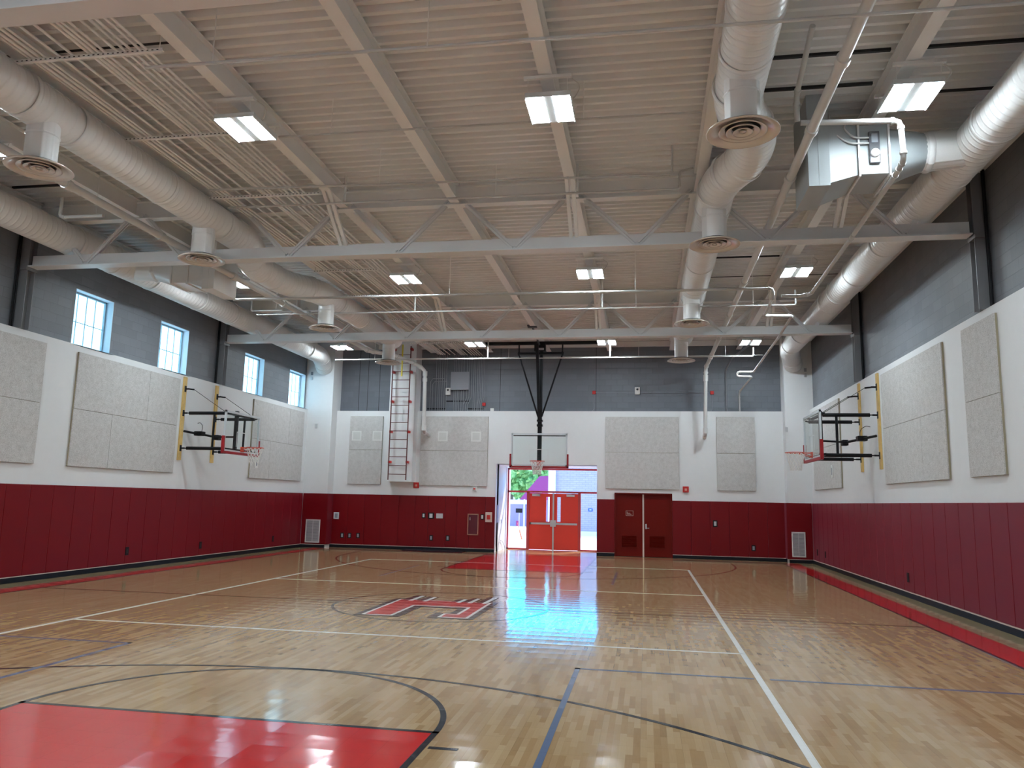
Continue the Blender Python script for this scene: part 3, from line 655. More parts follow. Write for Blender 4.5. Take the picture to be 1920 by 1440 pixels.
pipe('sprinkler_pipe', [(-7.0, 11.5, ZL2), (6.75, 11.62, ZL2), (6.75, 11.62, 6.68)], .019, 'thin pipe crossing before the far wall, lower of the pair', group=BR, m=M_branch, fit=[(x, 11.55, ZL2) for x in (-4, -2, 2.2)])
pipe('sprinkler_pipe', [(-6.6, 12.6, 6.64), (7.2, 12.7, 6.64)], .011, 'thinnest pipe crossing before the far wall, upper of the pair', group=BR, m=M_branch)
pipe('sprinkler_pipe', [(-6.9, -1.42, 6.98), (-6.9, -1.42, 6.62), (-6.05, -1.40, 6.62)], .030, 'short white pipe with a drop between the left ducts', group=BR, m=M_branch)
pipe('sprinkler_pipe', [(-6.9, 5.5, 6.95), (-6.9, 5.5, 6.62), (-6.02, 5.5, 6.62)], .019, 'short white pipe with a drop behind the left plenum', group=BR, m=M_branch)
pipe('sprinkler_pipe', [(5.34, -4.4, 7.3), (5.34, -3.35, 7.0), (5.36, -3.25, 6.70)], .035, 'short bent white pipe left of the right plenum', group=BR, m=M_branch)
pipe('sprinkler_pipe', [(6.15, 14.06, ZL), (6.15, 14.06, 6.4), (6.35, 13.7, 6.75), (6.9, 11.9, 7.0)], .030, 'grey pipe rising on the far wall at right, beside the alarm horn', group=BR, m=M_gcol)
for i, (x, y, lb) in enumerate(((-2.26, 5.08, 'vertical drop pipe at the joint near the left of middle lamps'), (2.30, -.78, 'vertical drop pipe at the middle joist before the large truss'), (2.40, 5.12, 'vertical drop pipe at the middle joist before the far truss'), (-1.8, -.8, 'vertical drop pipe left of the middle before the large truss'), (-1.7, 11.54, 'vertical drop pipe left of the black hoop mast before the far wall'), (2.30, 11.58, 'vertical drop pipe right of the black hoop mast before the far wall'))):
    pipe('drop_pipe', [(x, y, 6.42 if y > 0 else 6.92), (x, y, 7.4)], .022, lb, group='short vertical drop pipes')
for o_, pts in (('sprinkler_pipe.001', ((-1.0, -3.32), (2.6, -3.3))), ('sprinkler_pipe.009', ((-6.2, -1.40),)), ('sprinkler_pipe.010', ((-6.2, 5.5),)), ('sprinkler_pipe', ((-1.2, -6.02), (1.2, -6.0), (6.9, -5.92))), ('sprinkler_pipe.004', ((-5.2, 3.56), (-1.0, 3.62), (3.2, 3.69))), ('sprinkler_pipe.006', ((-5.4, 5.06), (3.2, 5.15), (5.9, 5.17))), ('sprinkler_pipe.007', ((-5.6, 11.52), (5.9, 11.6))), ('sprinkler_pipe.008', ((-1.2, 12.63), (3.2, 12.66))), ('sprinkler_pipe.003', ((.9, -.76),)), ('sprinkler_pipe.002', ((-.9, -1.55),))):
    o = bpy.data.objects[o_]; zz = o.location.z
    for x, y in pts: MB().tube([(x, y, (6.62 if o_ in ('sprinkler_pipe.009', 'sprinkler_pipe.010') else zz)), (x, y, 7.5)], .006, 6).build('hanger_rod', M_steel, o)
# conduits along the roof
cx = [-4.05, -3.97, -3.89, -3.80, -3.62, -3.42, -3.19, -3.12, -3.05, -2.97, -2.80, -2.70, -2.60, -2.50, -2.40]
for k, x in enumerate(cx):
    r = .017 if k not in (1, 2, 6, 7) else .021
    pts = [(x+.01*math.sin(k*3+j), -8.2+j*2.8, 7.03-.004*k) for j in range(8)]+[(x, 13.95, 7.03-.004*k)]
    one(MB().tube(pts, r, 8), 'roof_conduit', M_condw, 'thin painted roof conduit, %s from the left in the bundle' % ORD[k], 'conduit', 'conduits bundled under the roof')
for k, (y, x0, x1, w_) in enumerate(((-5.48, -4.45, -2.2, 'nearest to the camera'), (-3.4, -4.8, -2.15, 'level with the nearest lamps'), (-1.13, -4.2, -2.1, 'just before the large truss'), (1.7, -4.2, -2.1, 'just behind the large truss'), (3.3, -4.2, -2.6, 'level with the second lamps'), (5.5, -4.2, -2.2, 'between the second lamps and the far truss'), (8.2, -4.2, -2.2, 'behind the far truss'), (11.6, -4.4, -2.4, 'nearest the far wall'))):
    t = empty('strut_trapeze', ((x0+x1)/2, y, 6.93), 'perforated white strut carrying the conduits, %s' % w_, 'pipe support', 'strut trapezes under the conduits')
    b = MB().box(x0, x1, y-.02, y+.02, 6.94, 6.955).box(x0, x1, y-.02, y-.017, 6.955, 6.98).box(x0, x1, y+.017, y+.02, 6.955, 6.98); b.build('strut_channel', M_condw, t)
    s2 = MB(); n_ = int((x1-x0)/.065)
    for j in range(n_): s2.box(x0+.03+j*.065, x0+.055+j*.065, y-.0225, y-.0202, 6.955, 6.966)
    s2.build('strut_slots', M_dark, t)
    MB().tube([(x0+.05, y, 6.94), (x0+.05, y, 7.44)], .005, 6).tube([(x1-.05, y, 6.94), (x1-.05, y, 7.44)], .005, 6).build('hanger_rod', M_steel, t)
# conduits down the far wall
PX = lambda px: -3.56+(px-848)*.0207
yc = YBU-.03
for k, px in enumerate((810, 814, 820, 824, 827, 831, 835, 839)):
    x = PX(px); top = 6.0 if k < 2 else 7.25
    pts = [(x, yc, ZL), (x, yc, top)] if k >= 2 else [(x, yc, ZL), (x, yc, 6.05-.1*k), (x+.08, yc, 6.15-.1*k), (x+.5, yc, 6.15-.1*k)]
    one(MB().tube(pts, .013, 8), 'wall_conduit', M_cond, 'grey conduit on the far wall, %s from the left, left of the electrical box' % ORD[k], 'conduit', 'wall conduits left of the electrical box')
for k, px in enumerate((853, 856, 859, 862, 866, 870)):
    x = PX(px); one(MB().tube([(x, yc, ZL), (x, yc, 5.72)], .014, 8), 'wall_conduit', M_cond, 'grey conduit entering the bottom of the square electrical box, %s from the left' % ORD[k], 'conduit', 'wall conduits below the electrical box')
    one(MB().tube([(x, yc, 6.38), (x, yc, 6.95), (x-.05, yc-.05, 7.2)], .014, 8), 'wall_conduit', M_cond, 'grey conduit leaving the top of the square electrical box, %s from the left' % ORD[k], 'conduit', 'wall conduits above the electrical box')
for k, px in enumerate((876, 880, 884, 888, 891, 895, 898, 901, 904, 907)):
    x = PX(px); z1 = 5.55-.0*k; o_ = -.12 if k < 3 else (-.05 if k > 5 else 0)
    pts = [(x+o_, yc, ZL), (x+o_, yc, 5.18), (x, yc, 5.45), (x, yc, 7.25)]
    one(MB().tube(pts, .013, 8), 'wall_conduit', M_cond, 'grey conduit on the far wall right of the electrical box, %s from it' % ORD[k], 'conduit', 'wall conduits right of the electrical box')
for (x0, x1, z, w_) in ((-4.45, -3.75, 5.04, 'under the left conduits'), (-3.75, -2.9, 5.32, 'below the square box'), (-2.95, -2.35, 5.04, 'under the right conduits')):
    one(MB().box(x0, x1, yc+.014, YBU, z-.02, z+.02), 'wall_strut', M_black, 'dark strut rail on the far grey wall %s' % w_, 'pipe support', 'dark strut rails behind the wall conduits')
t = empty('electrical_box', (-3.22, YBU-.12, 5.73), 'square grey electrical box high on the far wall', 'electrical box')
MB().bbox(-3.54, -2.90, YBU-.14, YBU, 5.74, 6.36, .006).build('box_body', M_greybox, t); MB().bbox(-3.56, -2.88, YBU-.155, YBU-.141, 5.72, 6.38, .004).build('box_cover', M_greybox, t)
def strobe_light(x, label):
    t = empty('emergency_light', (x, YBU-.08, 5.5), label, 'wall device')
    MB().bbox(x-.09, x+.09, YBU-.09, YBU, 5.54, 5.80, .015).build('device_body', M_whited, t); MB().lathe([(0, -.03), (.03, -.028), (.036, 0)], (x, YBU-.091, 5.72), 20, 'y').build('dark_lens', M_dark, t)
strobe_light(-3.67, 'white wall device with dark round lens, left of the electrical box')
strobe_light(3.14, 'white wall device with dark round lens, between two red boxes')
for x, z, lb in ((1.63, 5.62, 'red junction box on the far grey wall, left of the white device'), (5.68, 5.60, 'red junction box on the far grey wall, right of the vertical drain pipe'), (-2.33, 5.2, 'red junction box right of the wall conduits')):
    t = empty('red_junction_box', (x, YBU-.05, z), lb, 'junction box', 'red boxes on the far grey wall')
    MB().bbox(x-.06, x+.06, YBU-.06, YBU, z-.06, z+.06, .008).build('box_body', M_redd, t)
    MB().tube([(x, YBU-.02, z-.06), (x, YBU-.02, ZL+.1), (x-.08, YBU-.02, ZL)], .010, 8).build('box_conduit', M_cond, t)
one(MB().tube([(1.69, YBU-.02, 5.62), (3.05, YBU-.02, 5.60)], .008, 6).tube([(3.23, YBU-.02, 5.6), (5.62, YBU-.02, 5.60)], .008, 6), 'wall_conduit', M_cond, 'thin horizontal conduit linking the red boxes on the far wall', 'conduit')
one(MB().bbox(-2.09, -1.96, YBU-.05, YBU, ZL+.01, ZL+.13, .01), 'small_wall_box', M_whited, 'small white box on the far ledge right of the conduits', 'wall device')

# ================================================================= WALL PADS
def pad_x(x, y0, y1, s_):   # pad on a side wall
    return MB().bbox(x, x+s_*.05, y0+.001, y1-.001, .12, 1.90, .014)
pw = .617
for s_, xw, y0, yend, g in ((1, XL, 13.35, -7.5, 'red pads on the left wall'), (-1, XR, 13.42, -7.5, 'red pads on the right wall')):
    y = .04+ (22*pw if s_ > 0 else 0) if s_ > 0 else .15+21*pw
    ys = []
    base_y = .04 if s_ > 0 else .15
    for k in range(-12, 22):
        a = base_y+k*pw; c = a+pw
        if a > (13.34 if s_ > 0 else 13.40): continue
        c = min(c, 13.28 if s_ > 0 else 13.35)
        if c-a < .05: continue
        if c < -2.2: continue
        one(pad_x(xw, a, c, s_), 'wall_pad', M_pad, 'red vinyl pad on the %s wall, %s from the far corner' % ('left' if s_ > 0 else 'right', ORD[21-k]), 'wall pad', g)
for x0, x1, yy, g, lb in ((-8.69, -7.75, 13.35, None, 'red vinyl pad on the left corner column, around the grille'), (7.89, 8.67, 13.42, None, 'red vinyl pad on the right corner column, around the grille')):
    one(MB().bbox(x0, x1, yy-.05, yy, .12, 1.90, .012), 'wall_pad', M_pad, lb, 'wall pad')
for xs, g, lb in (([-7.80, -7.18, -6.55, -5.92, -5.28, -4.67, -4.18, -3.56, -3.14, -2.69, -2.11, EX0], 'red pads on the far wall left of the exit', '%s tall red vinyl pad from the left corner on the far wall'), ([EX1, SX0], None, 'single red vinyl pad between the exit and the dark red doors%.0s'), ([SX1, 4.90, 5.52, 6.14, 6.75, 7.36, 7.94], 'red pads right of the dark red doors', '%s tall red vinyl pad on the far wall counting right from the dark red doors')):
    for k_, (a, c) in enumerate(zip(xs, xs[1:])): one(MB().bbox(a+.001, c-.001, YB-.05, YB, .12, 1.90, .014), 'wall_pad', M_pad, lb % ORD[k_], 'wall pad', g)

for x0, x1, lb in ((-7.80, -7.75, 'narrow red pad on the inner side of the left corner column'), (7.89, 7.94, 'narrow red pad on the inner side of the right corner column')):
    one(MB().bbox(x0, x1, (13.351 if x0 < 0 else 13.421), 13.795, .12, 1.90, .01), 'wall_pad', M_pad, lb, 'wall pad')

# ================================================================= ACOUSTIC PANELS
def apanel_x(s_, y0, y1, z0, z1, label, group):
    x = XL if s_ > 0 else XR
    o = one(MB().bbox(x+s_*.030, x+s_*.052, y0+.004, y1-.004, z0+.004, z1-.004, .004), 'acoustic_panel', M_ac, label, 'acoustic panel', group)
    MB().box(x+s_*.002, x+s_*.032, y0+.002, y1-.002, z0+.002, z1-.002).build('panel_edge', M_acedge, o)
GL = 'speckled grey acoustic boards'
Z0, Z1, Z2 = 2.31, 3.545, 4.78
for s_, side, cl_ in ((1, 'left', [(1.60, 4.09, 5.36, 2.83, 'large four board group between nearest windows'), (9.34, 11.88, 13.02, 10.58, 'far four board group by the corner')]), (-1, 'right', [(1.72, None, 5.40, 2.98, 'large group beside the right hoop')])):
    for (a, tv, c, bv, nm) in cl_:
        if tv:
            apanel_x(s_, a, tv, Z1, Z2, 'upper wide board of the %s wall %s' % (side, nm), GL); apanel_x(s_, tv, c, Z1, Z2, 'upper narrow board of the %s wall %s' % (side, nm), GL)
        else: apanel_x(s_, a, c, Z1, Z2, 'upper full width board of the %s wall %s' % (side, nm), GL)
        n1, n2 = ('lower board nearer the camera', 'lower board farther back')
        apanel_x(s_, a, bv, Z0, Z1, '%s in the %s wall %s' % (n1, side, nm), GL); apanel_x(s_, bv, c, Z0, Z1, '%s in the %s wall %s' % (n2, side, nm), GL)
apanel_x(1, -1.80, .66, Z1, Z2, 'upper acoustic board at the left edge of the photo', GL); apanel_x(1, -1.80, .66, Z0, Z1, 'lower acoustic board at the left edge of the photo', GL)
apanel_x(-1, -.48, .80, Z1, Z2, 'upper tall acoustic board near the right edge of the photo', GL); apanel_x(-1, -.48, .80, Z0, Z1, 'lower tall acoustic board near the right edge of the photo', GL)
apanel_x(-1, 9.40, 12.85, Z1, Z2, 'upper acoustic board behind the right hoop by the corner', GL)
apanel_x(-1, 9.40, 10.6, Z0, Z1, 'lower nearer acoustic board behind the right hoop by the corner', GL); apanel_x(-1, 10.6, 12.85, Z0, Z1, 'lower farther acoustic board behind the right hoop by the corner', GL)
ZB1 = 3.50
for x0, x1, nm in ((-7.26, -6.0, 'left of the wall ladder'), (-4.56, -2.09, 'between the wall ladder and the exit'), (2.05, 4.53, 'above the dark red doors'), (5.77, 7.03, 'nearest the right corner')):
    for z0, z1, u in ((Z0-.05, ZB1, 'lower'), (ZB1, Z2-.05, 'upper')):
        o = one(MB().bbox(x0+.005, x1-.005, YB-.052, YB-.030, z0+.006, z1-.006, .004), 'acoustic_panel', M_ac, '%s acoustic board on the far wall, %s' % (u, nm), 'acoustic panel', GL); MB().box(x0+.002, x1-.002, YB-.032, YB-.002, z0+.002, z1-.002).build('panel_edge', M_acedge, o)
for x, lb in ((-6.98, 'left square white plate on the panel left of the ladder'), (-6.19, 'right square white plate on the panel left of the ladder'), (-3.74, 'square white plate on the panel right of the ladder, nearer the ladder'), (-2.52, 'square white plate on the panel right of the ladder, nearer the exit')):
    t = empty('square_speaker', (x, YB-.06, 3.83), lb, 'wall speaker', 'square white plates on the far panels')
    MB().box(x-.18, x+.18, YB-.062, YB-.053, 3.83, 4.19).build('speaker_plate', M_whited, t); MB().box(x-.13, x+.13, YB-.065, YB-.0625, 3.88, 4.14).build('speaker_grille', mat('fine_grille', (.62, .62, .60), .7), t)
for s_, y, lb in ((1, 9.7, 'small white wall plate on the far left acoustic board'), (-1, 10.35, 'small white wall plate on the far right acoustic board')):
    x = (XL+.053) if s_ > 0 else (XR-.053)
    t = empty('wall_plate', (x, y, 2.7), lb, 'wall plate', 'white plates on the side acoustic boards'); MB().bbox(x, x+s_*.02, y-.09, y+.09, 2.62, 2.98, .004).build('plate_body', M_whited, t); MB().box(x+s_*.02, x+s_*.026, y-.03, y+.03, 2.70, 2.90).build('plate_slot', M_greybox, t)

# ================================================================= SMALL WALL DEVICES
def grille(x0, x1, yw, z0, z1, lb):
    t = empty('air_grille', ((x0+x1)/2, yw, z0), lb, 'air grille', 'white louvered grilles by the corners')
    y = yw-.052
    MB().box(x0, x0+.035, y-.02, y, z0, z1).box(x1-.035, x1, y-.02, y, z0, z1).box(x0, x1, y-.02, y, z0, z0+.035).box(x0, x1, y-.02, y, z1-.035, z1).build('grille_frame', M_strip if False else M_whited, t)
    MB().box(x0+.03, x1-.03, y-.004, y-.001, z0+.03, z1-.03).build('grille_back', mat('grille_shadow', (.16, .17, .2), .6), t)
    b = MB(); n_ = 26
    for k in range(n_): z = z0+.045+k*(z1-z0-.09)/(n_-1); b.beam((x0+.035, y-.011, z), (x1-.035, y-.011, z), .004, .018, (0, -.5, .85))
    b.box((x0+x1)/2-.006, (x0+x1)/2+.006, y-.019, y-.004, z0+.03, z1-.03); b.build('grille_louvers', M_grille, t)
grille(-8.52, -7.98, 13.35, .17, .98, 'white return air grille low in the left corner')
grille(8.02, 8.44, 13.42, .19, .98, 'white return air grille low in the right corner')
def plate_y(name, x, z, w_, h, lb, cat, inner, yw=YB-.05, group=None, frame=M_black):
    t = empty(name, (x, yw, z-h/2), lb, cat, group)
    MB().bbox(x-w_/2, x+w_/2, yw-.012, yw, z-h/2, z+h/2, .004).build('device_frame', frame, t)
    MB().box(x-w_*.26, x+w_*.26, yw-.016, yw-.0121, z-h*.32, z+h*.32).build('device_face', inner, t)
    return t
og = 'black framed outlets on the red pads'
for x, z, lb in ((-7.34, .43, 'leftmost of three low outlets on the far wall'), (-7.06, .43, 'middle of three low outlets on the far wall'), (-6.74, .44, 'rightmost of three low outlets on the far wall'), (-4.04, .43, 'low outlet under the framed switch plates on the far wall'), (-3.44, .44, 'low outlet left of the fire extinguisher cabinet'), (6.89, .41, 'low outlet on the far wall near the right corner')):
    plate_y('wall_outlet', x, z, .13, .19, lb, 'outlet', M_greybox, group=og)
for x, lb in ((-4.34, 'narrow black framed switch, leftmost on the far wall'), (-2.22, 'narrow black framed switch beside the extinguisher cabinet')): plate_y('light_switch', x, 1.20, .13, .19, lb, 'switch', M_grille, group='black framed switches on the far wall')
plate_y('light_switch', 5.68, 1.17, .15, .22, 'black framed switch alone on the far wall right of the dark doors', 'switch', M_grille)
plate_y('thermostat_plate', -4.07, 1.20, .22, .22, 'square grey plate with thick black frame on the far wall', 'wall device', M_grille)
plate_y('notice_plate', -3.76, 1.20, .24, .17, 'small pale grey plate right of the square black framed plate', 'wall device', M_grille, frame=M_alu)
plate_y('sanitizer_dispenser', -7.60, 1.12, .20, .24, 'small grey white dispenser on the far wall near the left corner', 'dispenser', M_greybox, frame=M_grille)
t = empty('alarm_pull_station', (-2.0, YB-.05, 1.05), 'pale framed red fire alarm pull station beside the exit', 'fire alarm'); MB().bbox(-2.11, -1.87, YB-.075, YB-.05, 1.03, 1.37, .008).build('clear_guard', M_strip, t); MB().bbox(-2.05, -1.93, YB-.10, YB-.076, 1.12, 1.27, .006).build('pull_handle', M_redd, t)
t = empty('extinguisher_cabinet', (-2.54, YB-.05, .58), 'narrow glazed fire extinguisher cabinet on the far red wall', 'cabinet')
MB().box(-2.74, -2.71, YB-.08, YB-.05, .57, 1.30).box(-2.38, -2.35, YB-.08, YB-.05, .57, 1.30).box(-2.74, -2.35, YB-.08, YB-.05, .57, .60).box(-2.74, -2.35, YB-.08, YB-.05, 1.27, 1.30).build('cabinet_frame', mat('bronze_frame', (.42, .20, .14), .4), t)
MB().box(-2.71, -2.38, YB-.062, YB-.055, .60, 1.27).build('cabinet_window', mat('dark_red_glass', (.10, .01, .02), .12), t)
MB().bbox(-2.66, -2.64, YB-.095, YB-.063, 1.08, 1.18, .004).build('cabinet_handle', M_alu, t)
for x, z, lb, big in ((-4.66, 2.26, 'red alarm horn strobe beside the foot of the wall ladder', 1), (-2.53, 2.18, 'small pale and red alarm strobe left of the exit', 0), (4.74, 2.28, 'red alarm horn strobe right of the dark red doors', 1)):
    t = empty('alarm_strobe', (x, YB-.05, z-.1), lb, 'fire alarm', 'alarm strobes on the far wall'); q = .10 if big else .08
    MB().bbox(x-q, x+q, YB-.06, YB, z-q, z+q, .01).build('strobe_body', M_redd if big else M_whited, t); MB().bbox(x-q*.4, x+q*.4, YB-.085, YB-.061, z-q*.5, z+q*.3, .008).build('strobe_lens', mat('strobe_lens', (.75, .35, .30), .2) if big else M_redd, t)
for s_, y, z, lb in ((1, 3.8, .41, 'black outlet low on the left pads, nearest'), (1, 6.91, .39, 'black outlet low on the left pads, second from the camera'), (1, 11.18, .38, 'black outlet low on the left pads, farthest'), (-1, 4.2, .40, 'black outlet low on the right pads, nearest'), (-1, 11.65, .39, 'black outlet low on the right pads, second from the corner'), (-1, 12.75, .39, 'black outlet low on the right pads, closest to the corner')):
    x = XL+.051 if s_ > 0 else XR-.051
    t = empty('wall_outlet', (x, y, z-.1), lb, 'outlet', 'outlets on the side pads'); MB().bbox(x, x+s_*.01, y-.06, y+.06, z-.095, z+.095, .003).build('device_frame', M_black, t); MB().box(x+s_*.010, x+s_*.013, y-.03, y+.03, z-.05, z+.05).build('device_face', M_dark, t)
for x, yw, z, lb in ((-8.66, 13.35, 6.16, 'small pair of sensors high on the left corner column'), (8.62, 13.42, 6.17, 'small pair of dark sensors high on the right corner column')):
    t = empty('wall_sensor', (x, yw, z), lb, 'wall device', 'sensor pairs on the corner columns')
    MB().bbox(x-.03, x+.05, yw-.02, yw, z+.03, z+.15, .004).build('upper_sensor', M_greybox, t); MB().bbox(x-.03, x+.05, yw-.02, yw, z-.15, z-.03, .004).build('lower_sensor', M_alu, t)
for x, yw, z, lb in ((-8.37, 13.35, 4.31, 'tiny grey switch box on the left corner column'), (7.83+.15, 13.42, 4.28, 'tiny grey switch box on the right corner column')):
    one(MB().bbox(x-.04, x+.04, yw-.03, yw, z-.08, z+.08, .006), 'key_switch', M_alu, lb, 'wall device', 'tiny boxes on the corner columns')
one(MB().bbox(-4.9, -2.75, 13.05, 13.68, .001, .03, .004), 'rubber_mat', M_rubber, 'thin black mat lying along the far red wall', 'mat')
t = empty('wall_sign', (EX0, 14.3, 1.0), 'narrow blue grey sign strip on the left side of the exit recess', 'sign'); MB().box(EX0+.001, EX0+.012, 14.15, 14.42, 1.0, 1.62).build('sign_panel', mat('blue_grey_sign', (.25, .30, .50), .5), t)
one(MB().bbox(EX0+.001, EX0+.02, 15.0, 15.12, .98, 1.10, .004), 'recess_switch', M_alu, 'small grey switch inside the exit recess', 'switch')
one(MB().tube(smooth([(EX0+.02, 14.9, .36), (EX0+.04, 15.3, .30), (EX0+.05, 15.7, .02)]), .008, 6), 'loose_cable', M_greybox, 'thin loose cable on the left wall of the exit recess', 'cable')

# ---- roof access ladder
t = empty('wall_ladder', (-5.2, 13.3, 2.42), 'dark red steel ladder on the white chase of the far wall', 'ladder')
xa, xb, yl = -5.53, -4.88, 13.24
for x in (xa, xb): MB().box(x-.012, x+.012, yl-.03, yl+.03, 2.42, 7.2).build('side_rail', M_ladder, t)
z = 2.62
while z < 7.15: MB().tube([(xa, yl, z), (xb, yl, z)], .012, 8).build('rung', M_ladder, t); z += .305
for z in (3.05, 4.12, 5.2, 6.27, 7.1):
    for x, d in ((xa, -.0), (xb, .0)): MB().box(x-.03, x+.05, yl, 13.42, z-.04, z+.04).build('wall_bracket', M_redd, t)
MB().tube([(-5.17, yl-.06, 6.1), (-5.17, yl-.06, 7.25)], .028, 12).build('safety_post', M_yellow, t)

# ================================================================= BASKETBALL HOOPS
def net_mesh(c, d, L=.42, r0=.215, r1=.13, n=12):
    mb = MB(); rows = 5
    def pt(i, k): a = 2*math.pi*(i+.5*(k % 2))/n; f = k/rows; r = r0+(r1-r0)*min(1, f*1.25); return (c[0]+r*math.cos(a), c[1]+r*math.sin(a), c[2]-L*f)
    for k in range(rows):
        for i in range(n):
            mb.tube([pt(i, k), pt(i, k+1)], .007, 4, False); mb.tube([pt(i, k), pt(i-1 if k % 2 == 0 else i+1, k+1)], .007, 4, False)
    return mb
def backboard(t, c, ax, sg_):
    """c = middle of the glass face, board normal along axis ax with sign sg_ (towards the court)"""
    def B(a0, a1, n0, n1, z0, z1, mb):     # a = along the board, n = along the normal
        if ax == 'y': return mb.box(c[0]+a0, c[0]+a1, c[1]+sg_*n0, c[1]+sg_*n1, c[2]+z0, c[2]+z1)
        return mb.box(c[0]+sg_*n0, c[0]+sg_*n1, c[1]+a0, c[1]+a1, c[2]+z0, c[2]+z1)
    W, H = .915, .535
    B(-W+.02, W-.02, -.012, 0, -H+.02, H-.02, MB()).build('glass_board', M_bglass, t)
    f = MB(); fw = .055
    B(-W, W, -.035, .006, H-fw, H, f); B(-W, W, -.035, .006, -H, -H+fw, f); B(-W, -W+fw, -.035, .006, -H, H, f); B(W-fw, W, -.035, .006, -H, H, f); f.build('board_frame', M_frame, t)
    m_ = MB()
    for a0, a1, z0, z1 in ((-.305, .305, -.0, .02), (-.305, -.285, -.38, .02), (.285, .305, -.38, .02)): B(a0, a1, .0005, .003, z0, z1, m_)
    m_.build('shooter_square', M_mark, t)
    p_ = MB(); B(-W-.035, W+.035, -.05, .02, -H-.05, -H+.012, p_); B(-W-.04, -W+.014, -.05, .02, -H-.04, -H+.40, p_); B(W-.014, W+.04, -.05, .02, -H-.04, -H+.40, p_); p_.build('board_padding', M_bpad, t)
    zr = c[2]-H+.15; rc = .23+.15
    cx_, cy_ = (c[0], c[1]+sg_*rc) if ax == 'y' else (c[0]+sg_*rc, c[1])
    rm = MB().tube([(cx_+.229*math.cos(a), cy_+.229*math.sin(a), zr) for a in [2*math.pi*k/36 for k in range(37)]], .010, 8)
    for q in (-.09, .09):
        a_ = (c[0]+q, c[1]+sg_*.02, zr-.10) if ax == 'y' else (c[0]+sg_*.02, c[1]+q, zr-.10)
        b_ = (c[0]+q*2, c[1]+sg_*.27, zr-.01) if ax == 'y' else (c[0]+sg_*.27, c[1]+q*2, zr-.01)
        rm.tube([a_, b_], .010, 8)
    B(-.07, .07, .003, .03, -H+.03, -H+.17, rm); B(-.05, .05, .03, .17, -H+.135, -H+.155, rm)
    ro = rm.build('rim', M_rim, t)
    net_mesh((cx_, cy_, zr), 0).build('net', M_net, t)
def side_hoop(s_, yc_, yb, label):
    """s_=+1: on the left wall facing +x"""
    xw = XL if s_ > 0 else XR; X = lambda d: xw+s_*d
    t = empty('wall_mounted_hoop', (xw, yc_, 2.66), label, 'basketball hoop', 'folding hoops on the side walls')
    zs = {'top': 4.55, 'up': 3.90, 'mid': 3.42, 'low': 2.97}
    ya, yb_ = yc_-.79, yc_+.79
    db = 1.45
    for y in (ya, yb_):
        so = MB().bbox(X(.002), X(.042), y-.07, y+.07, 2.66, 4.87, .004).build('wood_stud', M_wood, t)
        for z in (zs['top'], zs['up'], zs['low']):
            MB().box(X(.043), X(.055), y-.035, y+.035, z-.08, z+.08).box(X(.055), X(.16), y-.012, y+.012, z-.02, z+.02).build('stud_bracket', M_black, so)
        for z in (zs['up'], zs['low']):
            MB().tube([(X(.14), y, z), (X(.22), y, z)], .014, 8).tube([(X(.22), y, z), (X(db-.2), y, z)], .044, 12).tube([(X(db-.2), y, z), (X(db-.1), y+(yb-yc_)*.3, z)], .018, 8).build('support_arm', M_black, t)
        MB().tube([(X(.14), y, zs['top']), (X(.30), y, zs['top']-.02)], .02, 8).tube([(X(.3), y, zs['top']-.02), (X(db-.22), y, zs['up']+.05)], .006, 6).build('stay_cable', M_black, t)
        MB().tube([(X(.95), y, zs['low']), (X(.95), y, zs['up'])], .030, 10).box(X(.93), X(.97), y-.02, y+.02, zs['low']+.03, zs['low']+.2).build('side_upright', M_black, t)
    # cross frame, centre upright, folding brace
    MB().tube([(X(.62), ya-.1, zs['up']), (X(.62), yb_+.1, zs['up'])], .0, 6).build('pivot_line', M_black, t) if False else None
    MB().box(X(db-.24), X(db-.17), yb-.05, yb+.05, 2.86, 4.02).build('center_upright', M_black, t)
    for zz in ('up', 'low'): MB().box(X(db-.18), X(db-.13), yb-.62, yb+.62, zs[zz]-.025, zs[zz]+.025).build('cross_tube', M_black, t)
    for q in (-.58, .58):
        MB().tube([(X(db-.16), yb+q, zs['up']), (X(db-.03), yb+q, zs['up'])], .016, 8).tube([(X(db-.16), yb+q, zs['low']), (X(db-.03), yb+q, zs['low'])], .016, 8).build('board_mount', M_black, t)
    MB().tube([(X(.10), ya, zs['mid']), (X(.62), ya+.85, zs['mid']-.1)], .03, 10).tube([(X(.55), ya+.75, zs['mid']-.09), (X(db-.22), yb, zs['mid']-.10)], .024, 10).build('folding_brace', M_black, t)
    MB().bbox(X(.20), X(.42), ya+.30, ya+.52, zs['mid']-.09, zs['mid']+.03, .02).build('fold_actuator', M_black, t); MB().bbox(X(.52), X(.66), ya+.75, ya+.92, zs['mid']-.17, zs['mid']-.03, .02).build('pivot_housing', M_black, t)
    MB().tube(smooth([(X(.02), ya+.75, zs['mid']+.28), (X(.12), ya+.7, zs['mid']+.3), (X(.30), ya+.55, zs['mid']+.20), (X(.34), ya+.45, zs['mid'])]), .008, 6).build('power_cord', M_black, t)
    backboard(t, (X(db), yb, 3.42), 'x', s_)
    return t
side_hoop(1, 6.40, 6.22, 'glass basketball hoop on black folding arms on the left wall')
side_hoop(-1, 6.55, 6.05, 'glass basketball hoop on black folding arms on the right wall')
